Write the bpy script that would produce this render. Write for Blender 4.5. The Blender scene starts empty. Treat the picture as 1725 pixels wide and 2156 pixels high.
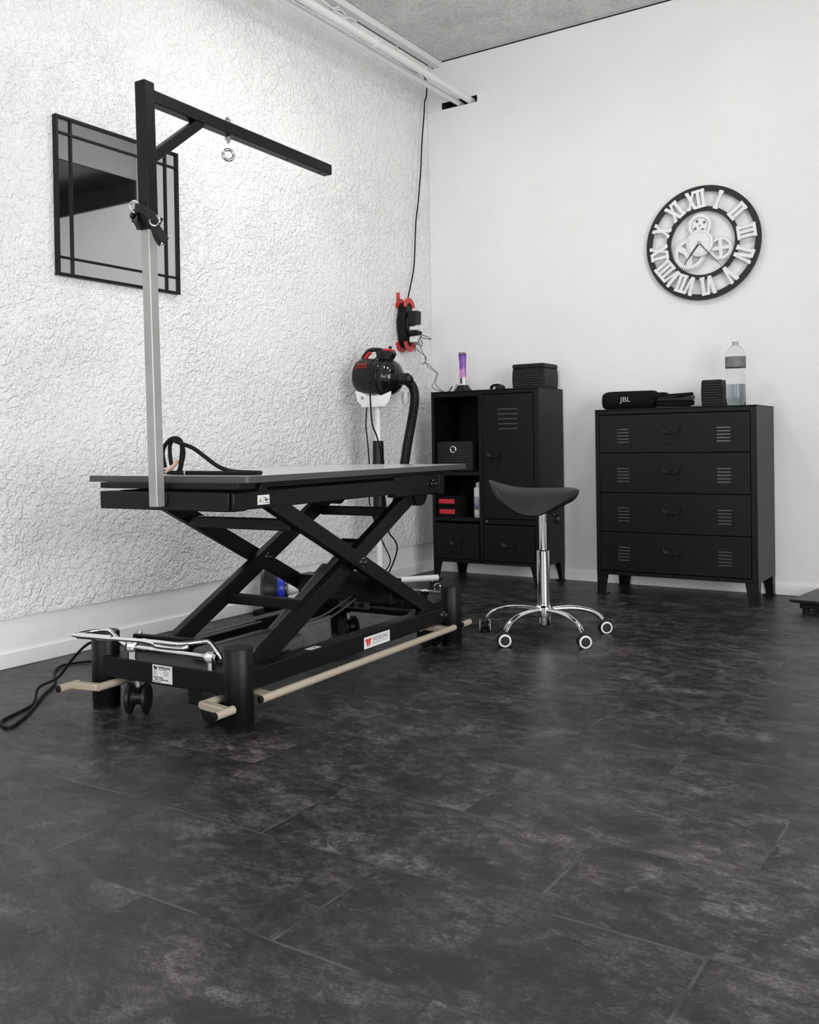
import bpy, bmesh, math, random
from mathutils import Vector, Matrix
random.seed(7)
SC = bpy.context.scene
COL = SC.collection
PI = math.pi
V = Vector

# ------------------------------------------------------------------ camera
YAW, PITCH, ROLL = math.radians(32.967), math.radians(-0.590), math.radians(-0.883)
FPX, CYPX, IW, IH = 1994.9, 954.7, 1725.0, 2156.0
fw = V((-math.sin(YAW)*math.cos(PITCH), math.cos(YAW)*math.cos(PITCH), math.sin(PITCH)))
r0 = V((math.cos(YAW), math.sin(YAW), 0)); u0 = r0.cross(fw)
rt = math.cos(ROLL)*r0 + math.sin(ROLL)*u0
up = -math.sin(ROLL)*r0 + math.cos(ROLL)*u0
cam = bpy.data.cameras.new('camera'); cam_o = bpy.data.objects.new('camera', cam); COL.objects.link(cam_o)
cam_o.matrix_world = Matrix(((rt.x, up.x, -fw.x, 3.13), (rt.y, up.y, -fw.y, -5.075), (rt.z, up.z, -fw.z, 0.8), (0, 0, 0, 1)))
cam.sensor_fit = 'VERTICAL'; cam.sensor_height = 36.0; cam.lens = FPX/IH*36.0
cam.shift_y = -(IH/2-CYPX)/IH
cam.clip_start = 0.05; cam.clip_end = 60
SC.camera = cam_o

# ------------------------------------------------------------------ light and exposure
w = bpy.data.worlds.new('world'); SC.world = w; w.use_nodes = True
w.node_tree.nodes['Background'].inputs[0].default_value = (0.9, 0.95, 1, 1)
w.node_tree.nodes['Background'].inputs[1].default_value = 0.05
SC.view_settings.view_transform = 'Standard'; SC.view_settings.look = 'None'
SC.view_settings.gamma = 1.0; SC.view_settings.use_curve_mapping = False
SC.view_settings.exposure = -0.08
LIGHTS = [  # kind, x, y, z, size, watts: a square panel and a point lamp over the work area, two added fill points farther back
    ('AREA', .98, -1.75, 2.86, .28, 13), ('POINT', 2.60, -1.95, 2.92, .05, 25), ('POINT', 3.60, -4.80, 2.95, .08, 28), ('POINT', 4.40, -6.90, 2.84, .14, 40),
]
for kd, x, y, z, sz, e in LIGHTS:
    l = bpy.data.lights.new('ceiling_and_fill_light', kd); l.energy = e; l.color = (1.0, 0.985, 0.965)
    if kd == 'AREA': l.shape = 'SQUARE'; l.size = sz
    else: l.shadow_soft_size = sz
    o = bpy.data.objects.new('ceiling_and_fill_light', l); COL.objects.link(o); o.location = (x, y, z)

# added fill areas, unseen, behind the viewer and at the right wall
for loc, rot, sx, sy, e in (((2.6, -8.5, 1.55), (math.pi/2, 0, 0), 4.2, 1.9, 100), ((5.12, -4.2, 1.35), (math.pi/2, 0, math.pi/2), 2.8, 2.1, 160)):
    l = bpy.data.lights.new('fill_light', 'AREA'); l.shape = 'RECTANGLE'; l.size = sx; l.size_y = sy; l.energy = e; l.color = (.97, .985, 1.0)
    o = bpy.data.objects.new('fill_light', l); COL.objects.link(o); o.location = loc; o.rotation_euler = rot

# ------------------------------------------------------------------ materials
def newmat(name):
    m = bpy.data.materials.new(name); m.use_nodes = True
    return m, m.node_tree, m.node_tree.nodes['Principled BSDF']
def mat(name, col, rough=0.5, metal=0.0, spec=0.5, var=0.0, vscale=40, bump=0.0, bscale=400, **kw):
    m, nt, b = newmat(name)
    if isinstance(col, (int, float)): col = (col, col, col)
    b.inputs['Base Color'].default_value = (*col, 1)
    b.inputs['Roughness'].default_value = rough; b.inputs['Metallic'].default_value = metal
    b.inputs['Specular IOR Level'].default_value = spec
    for k, v in kw.items(): b.inputs[k].default_value = v
    tc = nt.nodes.new('ShaderNodeTexCoord')
    if var:
        n = nt.nodes.new('ShaderNodeTexNoise'); n.inputs['Scale'].default_value = vscale; n.inputs['Detail'].default_value = 4
        nt.links.new(tc.outputs['Object'], n.inputs['Vector'])
        mx = nt.nodes.new('ShaderNodeMix'); mx.data_type = 'RGBA'
        mx.inputs['A'].default_value = (*[c*(1-var) for c in col], 1); mx.inputs['B'].default_value = (*[min(1, c*(1+var)) for c in col], 1)
        nt.links.new(n.outputs['Fac'], mx.inputs['Factor']); nt.links.new(mx.outputs['Result'], b.inputs['Base Color'])
    if bump:
        n = nt.nodes.new('ShaderNodeTexNoise'); n.inputs['Scale'].default_value = bscale; n.inputs['Detail'].default_value = 3
        nt.links.new(tc.outputs['Object'], n.inputs['Vector'])
        bp = nt.nodes.new('ShaderNodeBump'); bp.inputs['Strength'].default_value = bump; bp.inputs['Distance'].default_value = 0.001
        nt.links.new(n.outputs['Fac'], bp.inputs['Height']); nt.links.new(bp.outputs['Normal'], b.inputs['Normal'])
    return m
M_ = {}
M_['black'] = mat('black_powder_coat', (.0042, .0042, .0048), .40, spec=.22, var=.15, bump=.15, bscale=900)
M_['locker'] = mat('black_locker_steel', (.0045, .0045, .0052), .40, spec=.22, var=.1, vscale=5)
M_['slat'] = mat('locker_steel_slat_lit', (.016, .016, .018), .30, spec=.6, var=.08)  # locker paint made lighter to carry the overhead highlight on the slats
M_['lockin'] = mat('black_locker_inside', (.006, .006, .0065), .7, spec=.2, var=.1)
M_['plastic'] = mat('black_plastic', (.0075, .0075, .008), .35, spec=.3, var=.1)
M_['gloss'] = mat('black_gloss_plastic', (.006, .006, .007), .12, var=.1)
M_['rubber'] = mat('black_rubber', (.005, .005, .005), .6, spec=.2, var=.1)
M_['fabric'] = mat('black_fabric', (.005, .005, .0055), .9, spec=.15, var=.3, vscale=200, bump=.6, bscale=700)
M_['strap'] = mat('charcoal_webbing', (.024, .024, .027), .8, spec=.2, var=.2, vscale=300)
M_['leather'] = mat('black_leatherette', (.0075, .0075, .0085), .46, spec=.26, var=.1, bump=.12, bscale=900)
M_['chrome'] = mat('chrome', (.85, .85, .87), .08, metal=1, var=.03)
M_['zinc'] = mat('zinc_plated_steel', (.40, .41, .43), .22, metal=1, var=.15)
M_['steel'] = mat('galvanised_steel', (.40, .39, .38), .45, metal=.6, var=.18, vscale=14)
M_['greycoat'] = mat('grey_anodised_tube', (.13, .13, .135), .42, metal=.4, var=.1)
M_['damp'] = mat('dark_grey_motor', (.05, .05, .053), .5, var=.1)
M_['whiteplas'] = mat('white_plastic', (.68, .68, .68), .35, var=.03)
M_['whitecoat'] = mat('white_enamel', (.78, .78, .78), .3, var=.03)
M_['greyplas'] = mat('light_grey_plastic', (.42, .42, .42), .45, var=.05)
M_['beige'] = mat('taupe_coated_tube', (.40, .345, .27), .42, var=.07, vscale=60)
M_['sticker'] = mat('white_sticker', (.72, .72, .72), .4, var=.02)
M_['ink'] = mat('black_ink', (.02, .02, .022), .5, var=.05)
M_['greyink'] = mat('grey_ink', (.22, .22, .23), .5, var=.05)
M_['redink'] = mat('red_ink', (.55, .035, .03), .5, var=.05)
M_['red'] = mat('red_plastic', (.52, .018, .03), .3, var=.08)
M_['reelred'] = mat('orange_red_plastic', (.52, .045, .04), .42, var=.08)
M_['blue'] = mat('blue_plastic', (.012, .03, .42), .28, var=.1)
M_['darkred'] = mat('dark_red_print', (.33, .03, .022), .5, var=.05)
M_['redlabel'] = mat('red_label', (.56, .02, .04), .5, var=.05)
M_['yellow'] = mat('yellow_ink', (.35, .30, .10), .5, var=.05)
M_['top'] = mat('grey_table_laminate', (.56, .565, .58), .17, spec=.6, var=.06, vscale=30)
M_['edge'] = mat('grey_rubber_edge', (.055, .055, .06), .5, var=.08)
M_['clockwhite'] = mat('brushed_silver_paint', (.74, .74, .75), .38, metal=.15, var=.12, vscale=50)
M_['clockdark'] = mat('dark_grey_clock_ring', (.016, .016, .019), .5, spec=.3, var=.1)
M_['mirror'] = mat('mirror_glass', (.60, .60, .605), .015, metal=1)
M_['darkpanel'] = mat('dark_glass_and_panel', (.02, .02, .024), .2, var=.1)
M_['foil'] = mat('tan_leather', (.62, .42, .31), .5, var=.1)
M_['clear'] = mat('clear_plastic', (.93, .95, .95), .04, spec=.5, **{'Transmission Weight': 1.0, 'IOR': 1.12})
M_['water'] = mat('water', (.42, .44, .46), .0, **{'Transmission Weight': 1.0, 'IOR': 1.33})
M_['label'] = mat('grey_bottle_label', (.15, .155, .16), .5, var=.5, vscale=60)
M_['canlabel'] = mat('violet_grey_print', (.32, .32, .42), .5, var=.5, vscale=50)
M_['gapshade'] = mat('painted_gap_shade', (.014, .014, .014), .9, var=.1)  # near-black painted in for the shade inside holes and gaps

def ramp(nt, stops):
    r = nt.nodes.new('ShaderNodeValToRGB'); e = r.color_ramp.elements
    while len(e) < len(stops): e.new(.5)
    for k, (p, c) in enumerate(stops):
        e[k].position = p; e[k].color = (*c, 1) if not isinstance(c, (int, float)) else (c, c, c, 1)
    return r
def noise(nt, vec, scale, detail=4, rough=.5, dist=0.0):
    n = nt.nodes.new('ShaderNodeTexNoise'); n.inputs['Scale'].default_value = scale; n.inputs['Detail'].default_value = detail
    n.inputs['Roughness'].default_value = rough; n.inputs['Distortion'].default_value = dist
    nt.links.new(vec, n.inputs['Vector']); return n
def math_(nt, op, a, b=None, c=None):
    n = nt.nodes.new('ShaderNodeMath'); n.operation = op
    for k, v in enumerate((a, b, c)):
        if v is None: continue
        if isinstance(v, (int, float)): n.inputs[k].default_value = v
        else: nt.links.new(v, n.inputs[k])
    return n.outputs[0]
def mixc(nt, f, a, b, mode='MIX'):
    n = nt.nodes.new('ShaderNodeMix'); n.data_type = 'RGBA'; n.blend_type = mode
    for key, v in (('Factor', f), ('A', a), ('B', b)):
        if isinstance(v, (int, float)) and key == 'Factor': n.inputs[key].default_value = v
        elif isinstance(v, tuple): n.inputs[key].default_value = (*v, 1)
        else: nt.links.new(v, n.inputs[key])
    return n.outputs['Result']

def floor_material():
    m, nt, b = newmat('dark_stone_vinyl_tiles'); L = nt.links.new
    g = nt.nodes.new('ShaderNodeNewGeometry'); s = nt.nodes.new('ShaderNodeSeparateXYZ'); L(g.outputs['Position'], s.inputs[0])
    X, Y = s.outputs[0], s.outputs[1]
    TW, TH = .61, .3125
    yy = math_(nt, 'DIVIDE', math_(nt, 'ADD', Y, 3.612), TH); row = math_(nt, 'FLOOR', yy); fy = math_(nt, 'FRACT', yy)
    off = math_(nt, 'MULTIPLY', math_(nt, 'ABSOLUTE', math_(nt, 'MODULO', row, 2.0)), .5)
    xx = math_(nt, 'ADD', math_(nt, 'DIVIDE', math_(nt, 'SUBTRACT', X, 1.80), TW), off)
    colm = math_(nt, 'FLOOR', xx); fx = math_(nt, 'FRACT', xx)
    cmb = nt.nodes.new('ShaderNodeCombineXYZ'); L(colm, cmb.inputs[0]); L(row, cmb.inputs[1])
    wn = nt.nodes.new('ShaderNodeTexWhiteNoise'); wn.noise_dimensions = '3D'; L(cmb.outputs[0], wn.inputs['Vector'])
    # per-tile shifted pattern coordinates
    sc = nt.nodes.new('ShaderNodeVectorMath'); sc.operation = 'SCALE'; L(wn.outputs['Color'], sc.inputs[0]); sc.inputs['Scale'].default_value = 30
    ad = nt.nodes.new('ShaderNodeVectorMath'); ad.operation = 'ADD'; L(g.outputs['Position'], ad.inputs[0]); L(sc.outputs[0], ad.inputs[1])
    mp = nt.nodes.new('ShaderNodeMapping'); mp.inputs['Rotation'].default_value = (0, 0, math.radians(33)); mp.inputs['Scale'].default_value = (.85, 1.15, 1)
    L(ad.outputs[0], mp.inputs['Vector']); vec = mp.outputs[0]
    n1 = noise(nt, vec, 5.0, 12, .74, .15); n2 = noise(nt, vec, 24, 10, .80, .2); n3 = noise(nt, vec, 150, 4, .8)
    r1 = ramp(nt, [(.40, (.0085, .0078, .0083)), (.475, (.023, .0218, .0228)), (.535, (.035, .0334, .0345)), (.62, (.066, .063, .0645))]); L(n1.outputs['Fac'], r1.inputs[0])
    r2 = ramp(nt, [(.43, .40), (.50, .95), (.58, 1.75)]); L(n2.outputs['Fac'], r2.inputs[0])
    r3 = ramp(nt, [(.40, .45), (.60, 1.55)]); L(n3.outputs['Fac'], r3.inputs[0])
    c = mixc(nt, .9, r1.outputs[0], r2.outputs[0], 'MULTIPLY'); c = mixc(nt, .85, c, r3.outputs[0], 'MULTIPLY')
    # hard-edged dark flakes and pale worn flecks
    n8 = noise(nt, vec, 9.0, 12, .70, .6); n9 = noise(nt, vec, 2.6, 3, .5)
    k8 = ramp(nt, [(.440, 1.0), (.452, 0.0)]); L(n8.outputs['Fac'], k8.inputs[0])
    c = mixc(nt, math_(nt, 'MULTIPLY', k8.outputs[0], .62), c, (.0075, .0070, .0074))
    n10 = noise(nt, vec, 13.0, 12, .78, .4); k10 = ramp(nt, [(.585, 0.0), (.605, 1.0)]); L(n10.outputs['Fac'], k10.inputs[0])
    c = mixc(nt, math_(nt, 'MULTIPLY', k10.outputs[0], .45), c, (.105, .100, .100))
    tv = ramp(nt, [(0.0, .82), (1.0, 1.2)]); L(wn.outputs['Value'], tv.inputs[0]); c = mixc(nt, 1.0, c, tv.outputs[0], 'MULTIPLY')
    # reddish / greenish grey drift
    n4 = noise(nt, vec, 3.0, 3); r4 = ramp(nt, [(.4, (.97, 1.02, .98)), (.6, (1.06, .98, 1.03))]); L(n4.outputs['Fac'], r4.inputs[0])
    c = mixc(nt, 1.0, c, r4.outputs[0], 'MULTIPLY')
    # thin pale scratches
    mp2 = nt.nodes.new('ShaderNodeMapping'); mp2.inputs['Rotation'].default_value = (0, 0, math.radians(-30)); mp2.inputs['Scale'].default_value = (1, 3.4, 1)
    L(ad.outputs[0], mp2.inputs['Vector'])
    n5 = noise(nt, mp2.outputs[0], 11, 9, .72, 2.2); sc5 = math_(nt, 'ABSOLUTE', math_(nt, 'SUBTRACT', n5.outputs['Fac'], .5))
    r5 = ramp(nt, [(0.0, 1.0), (.012, 0.0)]); L(sc5, r5.inputs[0])
    n6 = noise(nt, vec, 3.5, 2); r6 = ramp(nt, [(.56, 0.0), (.72, .85)]); L(n6.outputs['Fac'], r6.inputs[0])
    c = mixc(nt, math_(nt, 'MULTIPLY', r5.outputs[0], r6.outputs[0]), c, (.14, .135, .13))
    # seams
    e1 = math_(nt, 'MULTIPLY', math_(nt, 'MINIMUM', fx, math_(nt, 'SUBTRACT', 1.0, fx)), TW)
    e2 = math_(nt, 'MULTIPLY', math_(nt, 'MINIMUM', fy, math_(nt, 'SUBTRACT', 1.0, fy)), TH)
    ed = math_(nt, 'MINIMUM', e1, e2)
    rs = ramp(nt, [(0.0, 1.0), (.00055, 0.0)]); L(ed, rs.inputs[0])
    n7 = noise(nt, g.outputs['Position'], 7, 2); r7 = ramp(nt, [(.46, (.012, .0115, .012)), (.60, (.10, .097, .097))]); L(n7.outputs['Fac'], r7.inputs[0])
    c = mixc(nt, math_(nt, 'MULTIPLY', rs.outputs[0], .7), c, r7.outputs[0])
    L(c, b.inputs['Base Color'])
    rr = ramp(nt, [(.42, .33), (.58, .48)]); L(n2.outputs['Fac'], rr.inputs[0]); L(rr.outputs[0], b.inputs['Roughness'])
    b.inputs['Specular IOR Level'].default_value = .34
    h = math_(nt, 'ADD', math_(nt, 'MULTIPLY', n2.outputs['Fac'], 1.2), math_(nt, 'MULTIPLY', rs.outputs[0], -.4))
    bp = nt.nodes.new('ShaderNodeBump'); bp.inputs['Strength'].default_value = .35; bp.inputs['Distance'].default_value = .0012
    L(h, bp.inputs['Height']); L(bp.outputs['Normal'], b.inputs['Normal'])
    return m
def stucco_material():
    m, nt, b = newmat('rough_white_stucco'); L = nt.links.new
    g = nt.nodes.new('ShaderNodeNewGeometry')
    mp = nt.nodes.new('ShaderNodeMapping'); mp.inputs['Scale'].default_value = (1, 1, 1); L(g.outputs['Position'], mp.inputs['Vector'])
    vec = mp.outputs[0]
    n0 = noise(nt, vec, 9, 2, .5)          # slow domain drift so the ridges swirl
    wa = nt.nodes.new('ShaderNodeVectorMath'); wa.operation = 'SCALE'; wa.inputs['Scale'].default_value = .05; L(n0.outputs['Color'], wa.inputs[0])
    wb = nt.nodes.new('ShaderNodeVectorMath'); wb.operation = 'ADD'; L(vec, wb.inputs[0]); L(wa.outputs[0], wb.inputs[1])
    n1 = noise(nt, wb.outputs[0], 40, 3, .5, .4); n2 = noise(nt, wb.outputs[0], 88, 2, .5, .3)
    e1 = ramp(nt, [(.40, 0.0), (.60, 1.0)]); e1.color_ramp.interpolation = 'EASE'; L(n1.outputs['Fac'], e1.inputs[0])
    e2 = ramp(nt, [(.38, 0.0), (.62, 1.0)]); e2.color_ramp.interpolation = 'EASE'; L(n2.outputs['Fac'], e2.inputs[0])
    h = math_(nt, 'ADD', math_(nt, 'MULTIPLY', e1.outputs[0], .62), math_(nt, 'MULTIPLY', e2.outputs[0], .38))
    amp = noise(nt, vec, 1.6, 2); ra = ramp(nt, [(.35, .65), (.65, 1.15)]); L(amp.outputs['Fac'], ra.inputs[0])
    h = math_(nt, 'MULTIPLY', h, ra.outputs[0])
    bp = nt.nodes.new('ShaderNodeBump'); bp.inputs['Strength'].default_value = 1.0; bp.inputs['Distance'].default_value = .0060
    L(h, bp.inputs['Height']); L(bp.outputs['Normal'], b.inputs['Normal'])
    n3 = noise(nt, vec, 2.5, 4); r = ramp(nt, [(.3, (.83, .82, .815)), (.7, (.88, .875, .87))]); L(n3.outputs['Fac'], r.inputs[0]); L(r.outputs[0], b.inputs['Base Color'])
    b.inputs['Roughness'].default_value = .8; b.inputs['Specular IOR Level'].default_value = .2
    return m
def plaster_material(name, col, bump=.15, scale=120, var=.03, rough=.75):
    m, nt, b = newmat(name); L = nt.links.new
    g = nt.nodes.new('ShaderNodeNewGeometry'); n = noise(nt, g.outputs['Position'], scale, 5, .6); n2 = noise(nt, g.outputs['Position'], 2.2, 5, .6)
    r = ramp(nt, [(.3, tuple(c*(1-var) for c in col)), (.7, tuple(c*(1+var) for c in col))]); L(n2.outputs['Fac'], r.inputs[0]); L(r.outputs[0], b.inputs['Base Color'])
    bp = nt.nodes.new('ShaderNodeBump'); bp.inputs['Strength'].default_value = bump; bp.inputs['Distance'].default_value = .002
    L(n.outputs['Fac'], bp.inputs['Height']); L(bp.outputs['Normal'], b.inputs['Normal'])
    b.inputs['Roughness'].default_value = rough; b.inputs['Specular IOR Level'].default_value = .25
    return m
def concrete_material():
    m, nt, b = newmat('raw_concrete_ceiling'); L = nt.links.new
    g = nt.nodes.new('ShaderNodeNewGeometry'); P = g.outputs['Position']
    n1 = noise(nt, P, 3.5, 6, .65, .5); n2 = noise(nt, P, 55, 4, .7); n3 = noise(nt, P, 23, 3, .6, 1.0)
    r1 = ramp(nt, [(.3, (.56, .555, .545)), (.7, (.76, .75, .735))]); L(n1.outputs['Fac'], r1.inputs[0])
    r2 = ramp(nt, [(.3, .78), (.7, 1.15)]); L(n2.outputs['Fac'], r2.inputs[0])
    r3 = ramp(nt, [(.26, .35), (.31, 1.0)]); L(n3.outputs['Fac'], r3.inputs[0])
    c = mixc(nt, 1, r1.outputs[0], r2.outputs[0], 'MULTIPLY'); c = mixc(nt, .8, c, r3.outputs[0], 'MULTIPLY')
    L(c, b.inputs['Base Color']); b.inputs['Roughness'].default_value = .9
    bp = nt.nodes.new('ShaderNodeBump'); bp.inputs['Strength'].default_value = .4; bp.inputs['Distance'].default_value = .003
    L(n2.outputs['Fac'], bp.inputs['Height']); L(bp.outputs['Normal'], b.inputs['Normal'])
    return m
def galaxy_material():
    m, nt, b = newmat('purple_galaxy_print'); L = nt.links.new
    tc = nt.nodes.new('ShaderNodeTexCoord'); n = noise(nt, tc.outputs['Object'], 22, 5, .6, 1.0)
    sp = nt.nodes.new('ShaderNodeSeparateXYZ'); L(tc.outputs['Object'], sp.inputs[0])
    f = math_(nt, 'ADD', math_(nt, 'MULTIPLY', n.outputs['Fac'], 1.1), math_(nt, 'MULTIPLY', math_(nt, 'SUBTRACT', .14, sp.outputs[2]), 3.2))
    r = ramp(nt, [(.28, (.030, .012, .11)), (.45, (.16, .06, .40)), (.62, (.26, .10, .42)), (.85, (.80, .33, .62))]); L(f, r.inputs[0])
    L(r.outputs[0], b.inputs['Base Color']); b.inputs['Roughness'].default_value = .25
    return m
M_['galaxy'] = galaxy_material()
def weave_material():
    m, nt, b = newmat('black_woven_cord'); L = nt.links.new
    tc = nt.nodes.new('ShaderNodeTexCoord'); sp = nt.nodes.new('ShaderNodeSeparateXYZ'); L(tc.outputs['Object'], sp.inputs[0])
    row = math_(nt, 'MULTIPLY', sp.outputs[2], 78.0); al = math_(nt, 'MULTIPLY', math_(nt, 'ADD', sp.outputs[0], sp.outputs[1]), 130.0)
    rows = math_(nt, 'ABSOLUTE', math_(nt, 'SINE', math_(nt, 'MULTIPLY', row, PI)))
    ph = math_(nt, 'MULTIPLY', math_(nt, 'FLOOR', row), PI/2)
    knot = math_(nt, 'ABSOLUTE', math_(nt, 'SINE', math_(nt, 'ADD', math_(nt, 'MULTIPLY', al, PI), ph)))
    n = noise(nt, tc.outputs['Object'], 160, 3)
    h = math_(nt, 'ADD', math_(nt, 'ADD', rows, math_(nt, 'MULTIPLY', knot, .35)), math_(nt, 'MULTIPLY', n.outputs['Fac'], .6))
    bp = nt.nodes.new('ShaderNodeBump'); bp.inputs['Strength'].default_value = .9; bp.inputs['Distance'].default_value = .004
    L(h, bp.inputs['Height']); L(bp.outputs['Normal'], b.inputs['Normal'])
    r = ramp(nt, [(.3, (.004, .004, .004)), (.75, (.020, .020, .020))]); L(n.outputs['Fac'], r.inputs[0]); L(r.outputs[0], b.inputs['Base Color'])
    b.inputs['Roughness'].default_value = .5; b.inputs['Specular IOR Level'].default_value = .35
    return m
M_['weave'] = weave_material()

# ------------------------------------------------------------------ mesh helpers
ORI = V((0, 0, 0))
def frame_from(d, hint=V((0, 0, 1))):
    d = V(d).normalized(); h = V(hint)
    if abs(d.dot(h.normalized())) > .98: h = V((0, 1, 0)) if abs(d.y) < .9 else V((1, 0, 0))
    a = h.cross(d).normalized(); b = d.cross(a).normalized()
    return a, b, d
def catmull(pts, n=6):
    P = [V(p) for p in pts]; out = []
    for i in range(len(P)-1):
        p0 = P[max(i-1, 0)]; p1 = P[i]; p2 = P[i+1]; p3 = P[min(i+2, len(P)-1)]
        for k in range(n):
            t = k/n
            out.append(.5*((2*p1)+(p2-p0)*t+(2*p0-5*p1+4*p2-p3)*t*t+(3*p1-p0-3*p2+p3)*t**3))
    out.append(P[-1]); return out
class MB:
    def __init__(s): s.bm = bmesh.new()
    def hexa(s, c):
        v = [s.bm.verts.new(p) for p in c]
        for f in ((0, 3, 2, 1), (4, 5, 6, 7), (0, 1, 5, 4), (1, 2, 6, 5), (2, 3, 7, 6), (3, 0, 4, 7)): s.bm.faces.new([v[i] for i in f])
        return s
    def box(s, x0, x1, y0, y1, z0, z1):
        return s.hexa([(x0, y0, z0), (x1, y0, z0), (x1, y1, z0), (x0, y1, z0), (x0, y0, z1), (x1, y0, z1), (x1, y1, z1), (x0, y1, z1)])
    def bar(s, p, q, wa, wb, hint=(0, 0, 1)):   # oriented box from p to q, wa across, wb along hint side
        p, q = V(p), V(q); a, b, d = frame_from(q-p, hint); a = a*wa/2; b = b*wb/2
        return s.hexa([p-a-b, p+a-b, p+a+b, p-a+b, q-a-b, q+a-b, q+a+b, q-a+b])
    def ring_sweep(s, path, radii, n=12, cap=True, flat=None):
        P = [V(p) for p in path]; rings = []; prev = None
        for i, p in enumerate(P):
            d = (P[min(i+1, len(P)-1)]-P[max(i-1, 0)]).normalized()
            if prev is None: a, b, _ = frame_from(d)
            else:
                a = prev-d*prev.dot(d)
                a = a.normalized() if a.length > 1e-6 else frame_from(d)[0]
                b = d.cross(a).normalized()
            prev = a; r = radii[i] if isinstance(radii, (list, tuple)) else radii
            fa, fb = (1, 1) if flat is None else flat
            rings.append([s.bm.verts.new(p+a*(r*fa*math.cos(2*PI*k/n))+b*(r*fb*math.sin(2*PI*k/n))) for k in range(n)])
        for r1, r2 in zip(rings, rings[1:]):
            for k in range(n): s.bm.faces.new((r1[k], r1[(k+1) % n], r2[(k+1) % n], r2[k]))
        if cap: s.bm.faces.new(rings[0][::-1]); s.bm.faces.new(rings[-1])
        return s
    def tube(s, pts, r, n=10, k=6, cap=True): return s.ring_sweep(catmull(pts, k) if k > 1 else pts, r, n, cap)
    def cyl(s, p, q, r, r2=None, n=24): return s.ring_sweep([p, q], [r, r if r2 is None else r2], n)
    def lathe(s, prof, c=(0, 0, 0), d=(0, 0, 1), n=32):   # prof: (radius, distance along d)
        c = V(c); a, b, d = frame_from(d); rings = []
        for r, t in prof:
            r = max(r, 1e-5); rings.append([s.bm.verts.new(c+d*t+a*(r*math.cos(2*PI*k/n))+b*(r*math.sin(2*PI*k/n))) for k in range(n)])
        for r1, r2 in zip(rings, rings[1:]):
            for k in range(n): s.bm.faces.new((r1[k], r1[(k+1) % n], r2[(k+1) % n], r2[k]))
        s.bm.faces.new(rings[0][::-1]); s.bm.faces.new(rings[-1]); return s
    def torus(s, c, d, R, r, a0=0, a1=2*PI, n=40, m=10, sx=1.0):
        c = V(c); a, b, d = frame_from(d); full = abs(a1-a0-2*PI) < 1e-6
        pts = [c+a*(R*sx*math.cos(t))+b*(R*math.sin(t)) for t in [a0+(a1-a0)*k/n for k in range(n+(0 if full else 1))]]
        if not full: return s.ring_sweep(pts, r, m)
        rings = []
        for k in range(n):
            t = a0+2*PI*k/n; o = (a*math.cos(t)*sx+b*math.sin(t)).normalized()
            rings.append([s.bm.verts.new(pts[k]+o*(r*math.cos(2*PI*j/m))+d*(r*math.sin(2*PI*j/m))) for j in range(m)])
        for k in range(n):
            r1, r2 = rings[k], rings[(k+1) % n]
            for j in range(m): s.bm.faces.new((r1[j], r1[(j+1) % m], r2[(j+1) % m], r2[j]))
        return s
    def prism(s, poly, o, ax, ay, dz):    # 2-D polygon in the plane (ax, ay) at origin o, extruded by vector dz
        o, ax, ay, dz = V(o), V(ax), V(ay), V(dz)
        A = [s.bm.verts.new(o+ax*x+ay*y) for x, y in poly]; B = [s.bm.verts.new(o+ax*x+ay*y+dz) for x, y in poly]
        n = len(poly); s.bm.faces.new(A[::-1]); s.bm.faces.new(B)
        for k in range(n): s.bm.faces.new((A[k], A[(k+1) % n], B[(k+1) % n], B[k]))
        return s
    def annulus(s, c, d, ri, ro, t, n=96, ax=None):
        c = V(c); a, b, d = frame_from(d); q = []
        for r, h in ((ri, 0), (ro, 0), (ro, t), (ri, t)):
            q.append([s.bm.verts.new(c+d*h+a*(r*math.cos(2*PI*k/n))+b*(r*math.sin(2*PI*k/n))) for k in range(n)])
        for j in range(4):
            r1, r2 = q[j], q[(j+1) % 4]
            for k in range(n): s.bm.faces.new((r1[k], r1[(k+1) % n], r2[(k+1) % n], r2[k]))
        return s
    def ball(s, c, r, sc=(1, 1, 1), n=16):
        m = Matrix.Translation(V(c)) @ Matrix.Diagonal((*[r*k for k in sc], 1))
        bmesh.ops.create_uvsphere(s.bm, u_segments=n, v_segments=n//2+2, radius=1, matrix=m); return s
    def xform(s, m): bmesh.ops.transform(s.bm, matrix=m, verts=s.bm.verts); return s
    def build(s, name, material, parent=None, smooth=None, bevel=0.0, seg=2):
        bmesh.ops.recalc_face_normals(s.bm, faces=s.bm.faces)
        if ORI.length > 0: bmesh.ops.translate(s.bm, vec=-ORI, verts=s.bm.verts)
        me = bpy.data.meshes.new(name); s.bm.to_mesh(me); s.bm.free()
        o = bpy.data.objects.new(name, me); COL.objects.link(o)
        me.materials.append(M_[material] if isinstance(material, str) else material)
        if parent is not None: o.parent = parent
        elif ORI.length > 0: o.location = ORI
        if smooth or smooth is None:
            for p in me.polygons: p.use_smooth = True
            me.set_sharp_from_angle(angle=math.radians(38))
        if bevel:
            b = o.modifiers.new('bevel', 'BEVEL'); b.width = bevel; b.segments = seg; b.limit_method = 'ANGLE'; b.angle_limit = math.radians(40)
        return o
def tag(o, label, cat, group=None, kind=None):
    o['label'] = label; o['category'] = cat
    if group: o['group'] = group
    if kind: o['kind'] = kind
    return o
def thing(name, loc, label, cat, rotz=0, group=None):
    global ORI
    o = bpy.data.objects.new(name, None); COL.objects.link(o); o.location = loc; o.rotation_euler = (0, 0, rotz)
    o.empty_display_size = .05
    ORI = V(loc) if rotz == 0 else V((0, 0, 0))
    return tag(o, label, cat, group)
def base_at(loc):
    global ORI; ORI = V(loc)
def struct(o, label, cat): return tag(o, label, cat, kind='structure')
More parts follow.
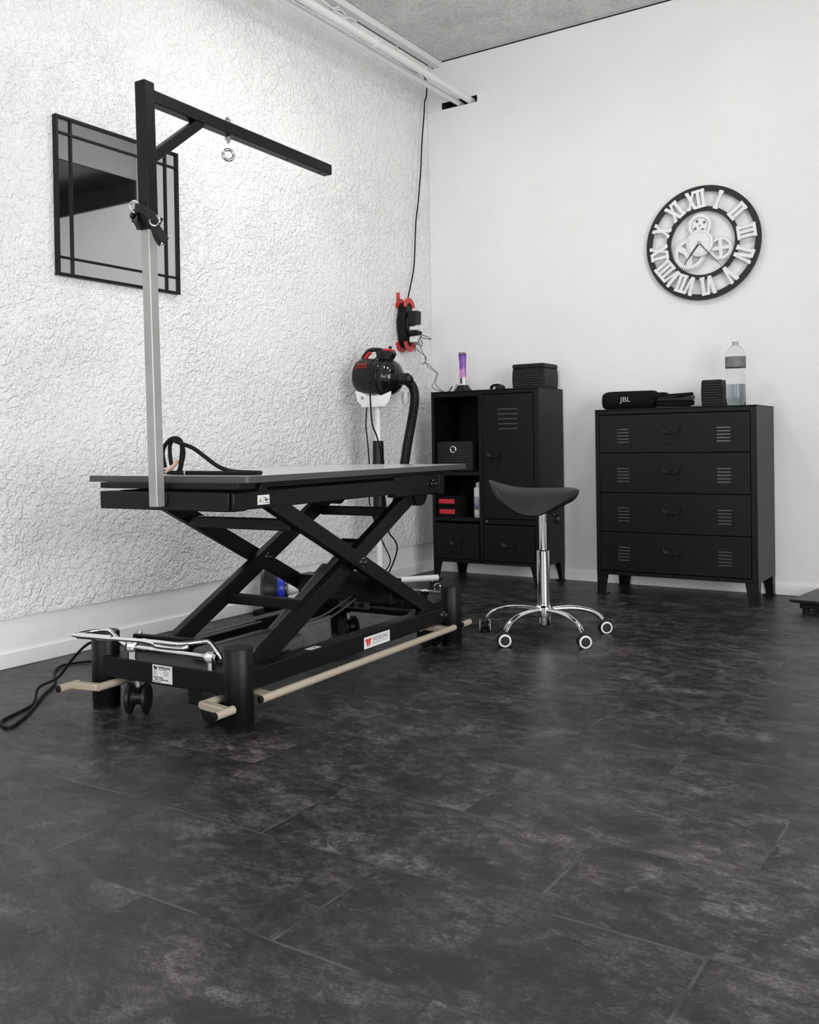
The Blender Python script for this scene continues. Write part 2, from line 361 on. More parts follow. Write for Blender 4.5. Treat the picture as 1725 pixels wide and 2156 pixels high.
def text_obj(txt, size, o, ax, ay, name, material, parent, depth=.0004, align='LEFT', xs=1.0, bold=0.0):
    cu = bpy.data.curves.new('lettering', 'FONT'); cu.body = txt; cu.size = size; cu.extrude = depth; cu.align_x = align; cu.offset = bold
    tmp = bpy.data.objects.new('lettering', cu); COL.objects.link(tmp)
    dg = bpy.context.evaluated_depsgraph_get(); dg.update()
    me = bpy.data.meshes.new_from_object(tmp.evaluated_get(dg)); bpy.data.objects.remove(tmp); bpy.data.curves.remove(cu)
    o, ax, ay = V(o)-ORI, V(ax).normalized(), V(ay).normalized(); az = ax.cross(ay)
    me.transform(Matrix(((ax.x*xs, ay.x, az.x, o.x), (ax.y*xs, ay.y, az.y, o.y), (ax.z*xs, ay.z, az.z, o.z), (0, 0, 0, 1))))
    me.materials.clear(); me.materials.append(M_[material]); me.name = name
    ob = bpy.data.objects.new(name, me); COL.objects.link(ob); ob.parent = parent
    return ob

# ------------------------------------------------------------------ the room
H = 3.17; RX = 5.2; RY = -8.6
M_['floor'] = floor_material(); M_['stucco'] = stucco_material(); M_['concrete'] = concrete_material()
M_['wall'] = plaster_material('smooth_white_paint', (.80, .79, .78))
M_['wallband'] = plaster_material('white_painted_plaster', (.86, .855, .845), .8, 40, .02)
M_['skirt'] = plaster_material('white_vinyl_skirting', (.87, .865, .855), .02, 50, .01, .35)
M_['pipe'] = plaster_material('white_painted_pipe', (.76, .755, .745), .2, 60, .03, .45)
struct(MB().box(0, RX, RY, 0, -.1, 0).build('floor', 'floor', smooth=False), 'dark grey stone-look vinyl tile floor', 'floor')
struct(MB().box(-.1, RX, RY, .12, H, H+.1).build('ceiling', 'concrete', smooth=False), 'raw grey concrete ceiling', 'ceiling')
wl = struct(MB().box(-.1, 0, RY, .1, -.1, H).build('wall_left', 'wallband', smooth=False), 'white left wall, stucco above a smooth strip', 'wall')
# stucco skin with a slightly ragged lower edge
mb = MB(); n = 240; pts = []
for k in range(n+1):
    y = RY+(-.004-RY)*k/n; pts.append((y, .183+random.uniform(-.0022, .0022)))
mb.prism(pts+[(-.004, H), (RY, H)], (0.0005, 0, 0), (0, 1, 0), (0, 0, 1), (.0115, 0, 0)).build('stucco_coat', 'stucco', wl, smooth=False)
# back wall with the open pipe slot
SX0, SX1, SZ0, SZ1 = .117, .366, 2.866, 2.907
mb = MB()
mb.box(0, SX0, 0, .1, -.1, H).box(SX1, RX, 0, .1, -.1, H).box(SX0, SX1, 0, .1, -.1, SZ0).box(SX0, SX1, 0, .1, SZ1, H)
wb = struct(mb.build('wall_back', 'wall', smooth=False), 'smooth white back wall with a pipe slot', 'wall')
MB().box(SX0-.02, SX1+.02, .098, .11, SZ0-.02, SZ1+.02).build('slot_shade_back', 'gapshade', wb, smooth=False)  # dark sheet painted as the shade deep in the slot
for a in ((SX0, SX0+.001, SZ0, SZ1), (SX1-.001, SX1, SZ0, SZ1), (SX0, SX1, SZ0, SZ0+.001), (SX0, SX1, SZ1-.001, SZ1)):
    MB().box(a[0], a[1], .001, .097, a[2], a[3]).build('slot_shade_side', 'gapshade', wb, smooth=False)  # thin plates that paint the slot sides dark, in place of shade
MB().box(.012, .1165, -.004, .0005, 2.862, 2.912).build('filler_patch', 'wall', wb, smooth=False, bevel=.002)
MB().box(.120, 2.7, -.0012, .0003, H-.012, H-.003).build('ceiling_gap_shade', 'gapshade', wb, smooth=False)  # flat strip painted with the dark of the gap
struct(MB().box(RX, RX+.1, RY, .1, -.1, H+.1).build('wall_right', 'wall', smooth=False), 'white right wall', 'wall')
struct(MB().box(-.1, RX+.1, RY-.1, RY, -.1, H+.1).build('wall_front', 'wall', smooth=False), 'white wall behind the viewer', 'wall')
struct(MB().box(2.71, RX, -5.0, -.001, 2.885, H-.001).build('trim_1', 'wall', smooth=False), 'boxed-in ceiling beam beyond the clock', 'beam')
struct(MB().box(2.71, RX-.02, -.022, -.0005, 2.722, 2.877).build('window_1', 'darkpanel', smooth=False), 'dark transom window high on the back wall', 'window')
struct(MB().box(0, .011, RY, -.012, 0, .058).build('baseboard_left', 'skirt', bevel=.003), 'white skirting along the stucco wall', 'baseboard')
struct(MB().box(0.0, RX, -.011, 0, 0, .058).build('baseboard_back', 'skirt', bevel=.003), 'white skirting along the back wall', 'baseboard')
tr = MB().box(2.711, RX-.02, -4.99, -.002, 2.878, 2.8845).build('beam_underside', 'darkpanel', smooth=False)  # thin dark sheet covering the beam underside
struct(tr, 'dark underside of the ceiling beam', 'window')
base_at((0, 0, 0))
# pipes along the left wall
def pipe(x, z, r, label):
    o = MB().cyl((x, RY+.05, z), (x, .09, z), r, n=24).build('heating_pipe', 'pipe'); tag(o, label, 'pipe', 'heating pipes under the ceiling'); return o
p1 = pipe(.236, 2.885, .0165, 'thinner white heating pipe, nearest the stucco wall')
p2 = pipe(.313, 2.888, .021, 'thicker white heating pipe, farther from the stucco wall')
t = thing('pipe_clamp', (.313, -1.0, 2.888), 'small white clamp around the thicker heating pipe', 'clamp')
MB().annulus((.313, -1.012, 2.888), (0, 1, 0), .0205, .026, .024, 32).build('clamp_band', 'pipe', t)
MB().cyl((.337, -1.0, 2.888), (.352, -1.0, 2.888), .006, n=10).build('clamp_screw', 'pipe', t)
base_at((0, 0, 0))
tag(MB().box(.066, .113, RY+.05, -.003, 3.130, H-.001).build('cable_trunking', 'pipe', bevel=.003), 'square white cable duct tucked under the concrete ceiling', 'cable duct')
tag(MB().cyl((.038, RY+.05, 3.127), (.038, -.003, 3.127), .016, n=20).build('conduit_pipe', 'pipe'), 'round white conduit beside the square cable duct', 'conduit')
mb = MB()
for k in range(5):
    pts = [(.032+.012*math.sin(k*1.7+j*.9), -.02-j*.17, 3.098-.008*k % .02+.006*math.sin(j*2.1+k)) for j in range(0, 17)]
    mb.tube(pts, .0042, 7, 3)
for y in (-.05, -.42, -.86, -1.3, -1.8, -2.3): mb.torus((.04, y, 3.112), (0, 1, 0), .031, .003, n=20, m=6)
for k, (y, dy) in enumerate(((-1.02, .10), (-1.0, -.16), (-1.72, .12), (-1.1, .2), (-1.05, -.05))):
    mb.tube([(.06, y, 3.10), (.09+.01*k, y+dy*.3, 3.075+.006*k), (.11, y+dy*.7, 3.09), (.08, y+dy*1.3, 3.118)], .0045, 7, 5)
tag(mb.build('ceiling_cables', 'pipe'), 'bundle of white painted cables tied below the conduit', 'cable')
tag(MB().tube([(.030, -.38, 3.086), (.036, -.30, 3.078), (.05, -.22, 3.068), (.064, -.16, 3.056), (.066, -.10, 3.03), (.064, -.088, 2.985),
               (.062, -.095, 2.93), (.060, -.110, 2.894), (.060, -.119, 2.819), (.055, -.141, 2.640), (.055, -.156, 2.491), (.05, -.183, 2.283), (.052, -.220, 2.132),
               (.05, -.236, 1.929), (.052, -.256, 1.841), (.056, -.294, 1.750), (.060, -.340, 1.650)], .0042, 8, 6).build('power_cable', 'rubber'),
    'long black cable hanging in the corner from ceiling to reel', 'cable')
# small screw stub in the stucco
tag(MB().cyl((.011, -2.985, 1.862), (.022, -2.985, 1.862), .004, n=10).build('wall_screw', 'steel'), 'small screw in the stucco left of the mirror', 'screw')

# ------------------------------------------------------------------ mirror
Y0, Y1, Z0, Z1 = -2.752, -2.124, 1.468, 2.085
t = thing('wall_mirror', (.012, (Y0+Y1)/2, Z0), 'black framed square mirror with crossing bars on the stucco', 'mirror')
XM0, XM1 = .0125, .034
mb = MB()
for a in ((Y0, Y0+.012, Z0, Z1), (Y1-.012, Y1, Z0, Z1), (Y0+.012, Y1-.012, Z0, Z0+.012), (Y0+.012, Y1-.012, Z1-.012, Z1)): mb.box(XM0, XM1, *a)
mb.build('frame', 'black', t, smooth=False, bevel=.002)
MB().box(XM0, .024, Y0+.010, Y1-.010, Z0+.010, Z1-.010).build('mirror_glass', 'mirror', t, smooth=False)
for y in (Y0+.072, Y1-.072): MB().box(.0242, .032, y-.0042, y+.0042, Z0+.011, Z1-.011).build('bar', 'black', t, smooth=False, bevel=.001)
for z in (Z0+.072, Z1-.066): MB().box(.0242, .0315, Y0+.011, Y1-.011, z-.0042, z+.0042).build('bar', 'black', t, smooth=False, bevel=.001)

# ------------------------------------------------------------------ clock
CX, CZ = 1.717, 1.834
t = thing('wall_clock', (CX, 0, CZ), 'round open wall clock with white Roman numerals and gear wheels', 'clock')
ux, uz, un = V((1, 0, 0)), V((0, 0, 1)), V((0, -1, 0))
def on(x, z, d): return V((CX+x, -d, CZ+z))
MB().annulus(on(0, 0, .022), (0, -1, 0), .270, .300, .010, 128).build('outer_ring', 'clockdark', t)
MB().annulus(on(0, 0, .022), (0, -1, 0), .168, .191, .010, 128).build('inner_ring', 'clockdark', t)
for a in range(4):
    q = math.radians(45+90*a)
    for rr in (.18, .285): MB().cyl(on(rr*math.cos(q), rr*math.sin(q), .0), on(rr*math.cos(q), rr*math.sin(q), .023), .006, n=10).build('wall_spacer', 'clockdark', t)
def stroke(mb, x0, y0, x1, y1, wd, fr, t0, th=.007):   # slanted bar: horizontal width wd, in a numeral frame
    o, ax, ay = fr; P = [(x0-wd/2, y0), (x0+wd/2, y0), (x1+wd/2, y1), (x1-wd/2, y1)]
    mb.prism(P, o+un*t0, ax, ay, un*th)
def numeral(txt, ang):
    widths = {'I': .0245, 'V': .052, 'X': .052}; tot = sum(widths[c] for c in txt)
    a = math.radians(ang); ay = V((math.sin(a), 0, math.cos(a))); ax = V((math.cos(a), 0, -math.sin(a)))
    o = on(0, 0, 0)+ay*.181; Ht = .098; fr = (o, ax, ay); mb = MB(); x = -tot/2; sr = .0155
    for k, c in enumerate(txt):
        wd = widths[c]; xc = x+wd/2; z0 = .033+.0006*k
        if c == 'I': stroke(mb, xc, .004, xc, Ht-.004, .0165, fr, z0)
        elif c == 'V':
            stroke(mb, xc-.001, .0, xc-.0155, Ht-.004, .0185, fr, z0); stroke(mb, xc+.003, .0, xc+.0165, Ht-.004, .0125, fr, z0+.0003)
        else:
            stroke(mb, xc-.0165, .002, xc+.0165, Ht-.004, .0125, fr, z0); stroke(mb, xc+.0165, .002, xc-.0165, Ht-.004, .018, fr, z0+.0003)
        # serifs
        def serif(xa, xb, y): mb.prism([(xa, y), (xb, y), (xb-.001, y+sr), (xa+.001, y+sr)], o+un*(z0-.0002), ax, ay, un*.0074)
        if c == 'I': serif(x-.001, x+wd+.001, 0); serif(x-.001, x+wd+.001, Ht-sr)
        elif c == 'V': serif(x-.001, x+.021, Ht-sr); serif(x+wd-.019, x+wd+.001, Ht-sr)
        else:
            for yy in (0, Ht-sr): serif(x-.001, x+.0195, yy); serif(x+wd-.0195, x+wd+.001, yy)
        x += wd
    mb.build('numeral', 'clockwhite', t, bevel=.0008, seg=1)
for k, s in enumerate(('XII', 'I', 'II', 'III', 'IV', 'V', 'VI', 'VII', 'VIII', 'IX', 'X', 'XI')): numeral(s, -7.5+30*k)
def gear(cx, cz, R, teeth, holes, d):
    mb = MB(); n = teeth*4; poly = []
    for k in range(n):
        r = R if k % 4 in (0, 1) else R*.87; a = 2*PI*(k+.15*(1 if k % 4 in (1,) else 0))/n; poly.append((r*math.cos(a), r*math.sin(a)))
    th = .006
    if holes == 'dots': inner = []
    # rim as ring between toothed edge and inner radius
    ri = R*(.70 if holes != 'dots' else .62)
    A = [[mb.bm.verts.new(on(cx+x, cz+z, d+h)) for x, z in poly] for h in (0, th)]
    B = [[mb.bm.verts.new(on(cx+ri*math.cos(2*PI*k/n), cz+ri*math.sin(2*PI*k/n), d+h)) for k in range(n)] for h in (0, th)]
    for k in range(n):
        j = (k+1) % n
        mb.bm.faces.new((A[0][k], A[0][j], A[1][j], A[1][k])); mb.bm.faces.new((B[0][k], B[1][k], B[1][j], B[0][j]))
        mb.bm.faces.new((A[1][k], A[1][j], B[1][j], B[1][k])); mb.bm.faces.new((A[0][k], B[0][k], B[0][j], A[0][j]))
    if holes == 'dots':
        nn = 8; rr = R*.13; rc = R*.42; sec = []
        for q in range(4):   # plate with four round holes, made of radial wedges around each hole
            a0 = 2*PI*q/4+PI/4-.25
            c = (rc*math.cos(a0), rc*math.sin(a0)); m = 16; ring = []; outp = []
            for k in range(m):
                a = 2*PI*k/m; ring.append((c[0]+rr*math.cos(a), c[1]+rr*math.sin(a)))
                # project to the quadrant cell border
                dx, dy = math.cos(a), math.sin(a); best = 9
                ca, sa = math.cos(a0), math.sin(a0)
                for (nx, ny, dd) in ((math.cos(a0+3*PI/4), math.sin(a0+3*PI/4), 0), (math.cos(a0-3*PI/4), math.sin(a0-3*PI/4), 0)):
                    den = dx*nx+dy*ny
                    if den > 1e-6: best = min(best, (dd-(c[0]*nx+c[1]*ny))/den)
                bb = c[0]*dx+c[1]*dy; R2 = R*.66; disc = bb*bb-(rc*rc-R2*R2); best = min(best, -bb+math.sqrt(disc))
                outp.append((c[0]+dx*best, c[1]+dy*best))
            for h0 in (0, th):
                r1 = [mb.bm.verts.new(on(cx+x, cz+z, d+h0)) for x, z in ring]; r2 = [mb.bm.verts.new(on(cx+x, cz+z, d+h0)) for x, z in outp]
                for k in range(m): mb.bm.faces.new((r1[k], r1[(k+1) % m], r2[(k+1) % m], r2[k]))
    elif holes == 'cross':
        for q in range(2):
            a = PI/2*q+.05; dx, dz = math.cos(a)*R*.75, math.sin(a)*R*.75
            mb.bar(on(cx-dx, cz-dz, d+.003+.0004*q), on(cx+dx, cz+dz, d+.003+.0004*q), R*.28, .006, (0, -1, 0))
    else:
        for q in range(3):
            a = 2*PI/3*q+.5; dx, dz = math.cos(a)*R*.75, math.sin(a)*R*.75
            mb.bar(on(cx, cz, d+.003+.0004*q), on(cx+dx, cz+dz, d+.003+.0004*q), R*.34, .006, (0, -1, 0))
        mb.cyl(on(cx, cz, d-.0004), on(cx, cz, d+th+.0014), R*.30, n=24)
    mb.build('gear_wheel', 'clockwhite', t, smooth=False)
gear(-.012, .092, .066, 40, 'dots', .026); gear(-.068, -.050, .088, 44, 'arms', .024); gear(.094, -.038, .064, 40, 'cross', .023)
MB().lathe([(.070, 0), (.070, .010), (.066, .012), (.060, .012), (.0585, .009), (.057, .012), (.001, .012)], on(-.012, -.002, .032), (0, -1, 0), 64).build('hub_disc', 'clockwhite', t)
MB().lathe([(.010, 0), (.010, .006), (.004, .009), (.001, .009)], on(-.012, -.002, .044), (0, -1, 0), 20).build('hand_cap', 'steel', t)
def hand(dx, dz, wd, dpt, mname, nm):
    L = math.hypot(dx, dz); ax = V((dx/L, 0, dz/L)); ay = V((-dz/L, 0, dx/L))
    MB().prism([(-.004, -wd), (L*.55, -wd*.8), (L, -.0008), (L, .0008), (L*.55, wd*.8), (-.004, wd)], on(-.012, -.002, dpt), ax, ay, V((0, -.0015, 0))).build(nm, mname, t, smooth=False)
hand(-.085, -.110, .0045, .047, 'ink', 'hour_hand'); hand(.126, -.146, .0032, .050, 'greycoat', 'minute_hand')

# ------------------------------------------------------------------ locker cabinet
def handle(parent_of, x, z, y, wd=.092):   # shell pull with raised tips above a card frame, on a front at y
    s = wd/.092
    P = [(-.046*s, .026*s), (-.030*s, .012*s), (-.012*s, .004*s), (.012*s, .004*s), (.030*s, .012*s), (.046*s, .026*s), (.044*s, .008*s), (.030*s, -.006*s), (-.030*s, -.006*s), (-.044*s, .008*s)]
    mb = MB(); o = V((x, y, z)); n = len(P)
    A = [mb.bm.verts.new(o+V((px, 0, pz))) for px, pz in P]
    B = [mb.bm.verts.new(o+V((px*.97, -(.016 if k in (7, 8) else (.013 if k in (6, 9) else .004)), pz-.001))) for k, (px, pz) in enumerate(P)]
    mb.bm.faces.new(A); mb.bm.faces.new(B[::-1])
    for k in range(n): mb.bm.faces.new((A[k], B[k], B[(k+1) % n], A[(k+1) % n]))
    h = mb.build('handle', 'locker', parent_of, smooth=False)
    mb = MB(); w2 = .034*s; z0, z1 = z-.058*s, z-.012*s; b = .004
    for a in ((x-w2, x-w2+b, z0, z1), (x+w2-b, x+w2, z0, z1), (x-w2+b, x+w2-b, z0, z0+b), (x-w2+b, x+w2-b, z1-b, z1)): mb.box(a[0], a[1], y-.005, y, a[2], a[3])
    mb.build('card_frame', 'locker', parent_of, smooth=False, bevel=.0012)
def louvres(parent_of, x0, x1, zc, y, n=5, dz=.0165, hh=.0062):
    mb = MB()
    for k in range(n):
        z = zc+(k-(n-1)/2)*dz
        mb.prism([(y+.0002, z+hh*.55), (y-.0010, z+hh*.45), (y-.0036, z-hh*.38), (y-.0028, z-hh*.50), (y+.0002, z-hh*.50)], (x0, 0, 0), (0, 1, 0), (0, 0, 1), (x1-x0, 0, 0))
    mb.build('vent_slots', 'slat', parent_of, smooth=False)
def flared_leg(t, x, y, sx, sy, ht, top=.062, bot=.036):   # sheet-metal corner leg; (x, y) outer corner, sx/sy point inward
    mb = MB(); th = .003
    P = [(0, 0), (bot, 0), (bot, .012), (top, ht), (0, ht)]
    mb.prism([(sx*a, b) for a, b in P], (x, y, 0), (1, 0, 0), (0, 0, 1), (0, sy*th, 0))
    mb.prism([(sy*a, b) for a, b in P], (x, y, 0), (0, 1, 0), (0, 0, 1), (sx*th, 0, 0))
    mb.box(min(x-sx*.004, x+sx*(bot+.004)), max(x-sx*.004, x+sx*(bot+.004)), min(y-sy*.004, y+sy*(bot+.004)), max(y-sy*.004, y+sy*(bot+.004)), 0, .006)
    mb.build('leg', 'locker', t, smooth=False, bevel=.001)
x0, x1, y0, y1, zb, zt = .215, .905, -.340, -.014, .110, 1.095
t = thing('locker_cabinet', ((x0+x1)/2, (y0+y1)/2, 0), 'black steel locker cabinet in the corner with open cubbies', 'cabinet')
mb = MB(); p = .004
mb.box(x0, x0+p, y0, y1, zb, zt).box(x1-p, x1, y0, y1, zb, zt).box(x0+p, x1-p, y0, y1, zt-p, zt).box(x0+p, x1-p, y0, y1, zb, zb+p).box(x0+p, x1-p, y1-p, y1, zb+p, zt-p)
mb.box(x0+p, .234, y0, y0+.02, zb+p, zt-p).box(.873, x1-p, y0, y0+.02, zb+p, zt-p).box(.528, .550, y0, y1-p, zb+p, zt-p)
mb.box(.234, .528, y0, y0+.02, 1.066, zt-p).box(.550, .873, y0, y0+.02, 1.074, zt-p).box(.234, .873, y0, y0+.02, zb+p, .126)
mb.box(.550, .873, y0+.003, y0+.02, .338, .366)
body = mb.build('body', 'locker', t, smooth=False, bevel=.0015)
MB().box(x0-.002, x1+.002, y0-.003, y1, zt, zt+.004).build('top_panel', 'locker', t, smooth=False, bevel=.0015)
for z in (.612, .348): MB().box(x0+p, .528, y0+.004, y1-p, z, z+.022).build('shelf', 'locker', t, smooth=False, bevel=.001)
MB().box(x0+p+.001, .527, y1-p-.004, y1-p-.001, .13, 1.08).build('back_lining', 'lockin', t, smooth=False)
d = MB().box(.554, .869, y0-.001, y0+.014, .370, 1.070).build('door', 'locker', t, smooth=False, bevel=.002)
louvres(d, .655, .780, .930, y0-.001, 5, .0275, .009); handle(d, .628, .724, y0-.001, .088)
d = MB().box(.238, .523, y0-.004, y0+.012, .130, .335).build('drawer', 'locker', t, smooth=False, bevel=.002); handle(d, .378, .217, y0-.004, .085)
d = MB().box(.554, .869, y0-.001, y0+.012, .130, .333).build('drawer', 'locker', t, smooth=False, bevel=.002); handle(d, .712, .219, y0-.001, .085)
MB().lathe([(.004, 0), (.004, .003), (.001, .0045)], (.574, y0+.003, .353), (0, -1, 0), 12).build('lock_pin', 'chrome', t)
for sx, x in ((1, x0+.001), (-1, x1-.001)):
    for sy, y in ((1, y0+.001), (-1, y1-.002)): flared_leg(t, x, y, sx, sy, zb)

# ------------------------------------------------------------------ chest of drawers
x0, x1, y0, y1, zb, zt = 1.248, 2.063, -.385, -.018, .104, .957
t = thing('chest_of_drawers', ((x0+x1)/2, (y0+y1)/2, 0), 'wide black steel chest of four drawers under the clock', 'chest of drawers')
mb = MB()
mb.box(x0, x0+p, y0, y1, zb, zt).box(x1-p, x1, y0, y1, zb, zt).box(x0+p, x1-p, y0, y1, zt-p, zt).box(x0+p, x1-p, y0, y1, zb, zb+p).box(x0+p, x1-p, y1-p, y1, zb+p, zt-p)
mb.box(x0+p, x0+.021, y0, y0+.02, zb+p, zt-p).box(x1-.030, x1-p, y0, y0+.02, zb+p, zt-p).box(x0+.021, x1-.030, y0, y0+.02, .934, zt-p).box(x0+.021, x1-.030, y0, y0+.02, zb+p, .122)
mb.build('body', 'locker', t, smooth=False, bevel=.0015)
MB().box(x0-.002, x1+.002, y0-.003, y1, zt, zt+.004).build('top_panel', 'locker', t, smooth=False, bevel=.0015)
zs = [.931, .7345, .5300, .3270, .1250]
for k in range(4):
    za, zc = zs[k+1]+.0015, zs[k]-.0015
    d = MB().box(x0+.024, x1-.033, y0-.001-.002*(k % 2), y0+.014, za, zc).build('drawer', 'locker', t, smooth=False, bevel=.002)
    yy = y0-.001-.002*(k % 2); zm = (za+zc)/2
    louvres(d, 1.368, 1.430, zm-.010, yy); louvres(d, 1.876, 1.941, zm-.010, yy); handle(d, 1.650, zm+.008, yy, .096)
for sx, x in ((1, x0+.001), (-1, x1-.001)):
    for sy, y in ((1, y0+.001), (-1, y1-.002)): flared_leg(t, x, y, sx, sy, zb, .062, .046)

# ------------------------------------------------------------------ woven boxes
def woven(t, x0, x1, y0, y1, z0, z1, rows, bev=.010):
    mb = MB(); cols = 6; n = rows
    rings = []
    for k in range(n+1):
        f = k/n; bul = .0025*math.sin(PI*f); e = .0004*((k % 2)*2-1)+bul; z = z0+(z1-z0)*f
        rings.append([mb.bm.verts.new(q) for q in ((x0-e, y0-e, z), ((x0+x1)/2, y0-e-.001, z+.001*math.sin(k)), (x1+e, y0-e, z), (x1+e, (y0+y1)/2, z), (x1+e, y1+e, z), ((x0+x1)/2, y1+e, z), (x0-e, y1+e, z), (x0-e, (y0+y1)/2, z))])
    for a, b in zip(rings, rings[1:]):
        for k in range(8): mb.bm.faces.new((a[k], a[(k+1) % 8], b[(k+1) % 8], b[k]))
    mb.bm.faces.new(rings[0][::-1]); mb.bm.faces.new(rings[-1])
    return mb.build('basket_wall', 'weave', t, bevel=bev, seg=3)
Zc = 1.0995
t = thing('woven_basket', (.79, -.125, Zc), 'large black woven box on top of the locker cabinet', 'basket'); woven(t, .688, .884, -.222, -.030, Zc, Zc+.118, 9)
MB().box(.687, .885, -.223, -.029, Zc+.116, Zc+.142).build('lid', 'weave', t, bevel=.009, seg=3)
t = thing('woven_basket', (.36, -.19, .634), 'black woven drawer basket with a silver ring in the cubby', 'basket'); woven(t, .240, .475, -.325, -.06, .6355, .810, 12)
MB().torus((.353, -.3275, .762), (0, 1, 0), .0175, .0042).build('ring_handle', 'chrome', t)
MB().cyl((.353, -.3265, .762), (.353, -.324, .762), .016, n=24).build('ring_hole_shade', 'gapshade', t)
t = thing('woven_box', (1.82, -.2, .9612), 'small tall black woven box left of the bottle', 'box'); woven(t, 1.767, 1.868, -.262, -.140, .9615, 1.098, 11)

# ------------------------------------------------------------------ things inside and on the locker cabinet
for k, (z, lb, dx) in enumerate(((.3705, 'lower black box with a red label on the bottom shelf', 0.003), (.4305, 'upper black box with a red label on the bottom shelf', 0))):
    t = thing('storage_box', (.32, -.21, z), lb, 'box', group='boxes with red labels in the cubby')
    MB().box(.236+dx, .375+dx, -.318, -.09, z, z+.058).build('carton', 'fabric', t, bevel=.003)
    MB().box(.246+dx, .350+dx, -.3192, -.3180, z+.017, z+.043).build('red_label', 'redlabel', t, smooth=False)
t = thing('spray_can', (.488, -.275, .3702), 'white aerosol spray can standing in the lower cubby', 'spray can')
MB().lathe([(.0245, 0), (.0268, .004), (.0268, .163), (.025, .170), (.013, .176), (.013, .181)], (.488, -.275, .3702), n=32).build('can', 'whitecoat', t)
MB().annulus((.488, -.275, .379), (0, 0, 1),   .0267, .0274, .003, 32).build('base_ring', 'greyink', t)
MB().lathe([(.0165, 0), (.016, .012), (.012, .022), (.001, .024)], (.488, -.275, .549), n=24).build('cap', 'whiteplas', t)
MB().bar((.498, -.275, .567), (.512, -.277, .565), .007, .007).build('nozzle', 'whiteplas', t)
mb = MB(); R = .02725   # printed panel wrapped round the front
vs = []
for k in range(9):
    a = math.radians(-150+100*k/8-8); vs.append([mb.bm.verts.new((.488+R*math.cos(a), -.275+R*math.sin(a), z)) for z in (.415, .490)])
for a, b in zip(vs, vs[1:]): mb.bm.faces.new((a[0], b[0], b[1], a[1]))
pl = mb.build('print_panel', 'canlabel', t)
so = pl.modifiers.new('thick', 'SOLIDIFY'); so.thickness = .0004
# clipper on its charging stand
cx, cy = .338, -.175
t = thing('hair_clipper', (cx, cy, Zc+.030), 'purple and silver hair clipper upright in its charger', 'hair clipper')
def rrect_sweep(mb, secs, n=20):   # secs: (cx, cy, z, halfx, halfy) superellipse sections
    rings = []
    for (ax, ay, z, hx, hy) in secs:
        rg = []
        for k in range(n):
            a = 2*PI*k/n; c, s = math.cos(a), math.sin(a)
            rg.append(mb.bm.verts.new((ax+hx*abs(c)**.6*(1 if c > 0 else -1), ay+hy*abs(s)**.6*(1 if s > 0 else -1), z)))
        rings.append(rg)
    for a, b in zip(rings, rings[1:]):
        for k in range(n): mb.bm.faces.new((a[k], a[(k+1) % n], b[(k+1) % n], b[k]))
    mb.bm.faces.new(rings[0][::-1]); mb.bm.faces.new(rings[-1]); return mb
rrect_sweep(MB(), [(cx, cy, Zc+.088, .0205, .017), (cx, cy, Zc+.115, .0195, .0165), (cx, cy, Zc+.15, .0190, .016), (cx, cy, Zc+.19, .0200, .017), (cx, cy, Zc+.218, .0225, .018), (cx, cy, Zc+.2285, .0225, .016)]).build('casing', 'galaxy', t)
rrect_sweep(MB(), [(cx, cy, Zc+.035, .022, .018), (cx, cy, Zc+.060, .0225, .0185), (cx, cy, Zc+.0875, .0208, .0172)]).build('lower_casing', 'clockwhite', t)
rrect_sweep(MB(), [(cx-.001, cy-.019, Zc+.052, .0055, .004), (cx-.001, cy-.019, Zc+.085, .0055, .003)]).build('switch', 'gloss', t)
mb = MB().box(cx-.0225, cx+.0225, cy-.012, cy-.002, Zc+.229, Zc+.234)
for k in range(12): mb.box(cx-.0215+.0037*k, cx-.0200+.0037*k, cy-.011, cy-.004, Zc+.234, Zc+.2385)
mb.build('blade', 'steel', t, smooth=False)
CH = t = thing('charging_stand', (cx, cy, Zc), 'black charging stand holding the purple clipper', 'charger')
rrect_sweep(MB(), [(cx, cy, Zc, .060, .036), (cx, cy, Zc+.008, .058, .036), (cx, cy, Zc+.024, .042, .030), (cx, cy, Zc+.042, .031, .025), (cx, cy, Zc+.0425, .024, .020), (cx, cy, Zc+.034, .0235, .0195)]).build('stand_body', 'plastic', t)
MB().box(cx-.018, cx+.012, cy-.0355, cy-.033, Zc+.003, Zc+.007).build('indicator_strip', 'whiteplas', t)
# little folded strap item
t = thing('elastic_band', (.585, -.20, Zc), 'small black curled elastic band on the locker top by the basket', 'band')
mb = MB(); mb.ring_sweep(catmull([(.545, -.21, Zc+.010), (.555, -.212, Zc+.026), (.580, -.21, Zc+.033), (.603, -.205, Zc+.030), (.618, -.20, Zc+.018), (.624, -.20, Zc+.006), (.600, -.19, Zc+.004), (.565, -.195, Zc+.005)], 6), .011, 10, flat=(1.3, .35))
mb.build('band_loop', 'plastic', t); MB().ball((.602, -.208, Zc+.016), .020, (1.6, 1.0, .84)).build('band_body', 'strap', t)
base_at(CH.location)
(MB().tube([(.395, -.19, Zc+.003), (.42, -.20, Zc+.0055), (.45, -.205, Zc+.0065), (.475, -.19, Zc+.004), (.50, -.15, Zc+.003)], .0018, 6).build('cord', 'rubber', CH))
base_at((0, 0, 0))

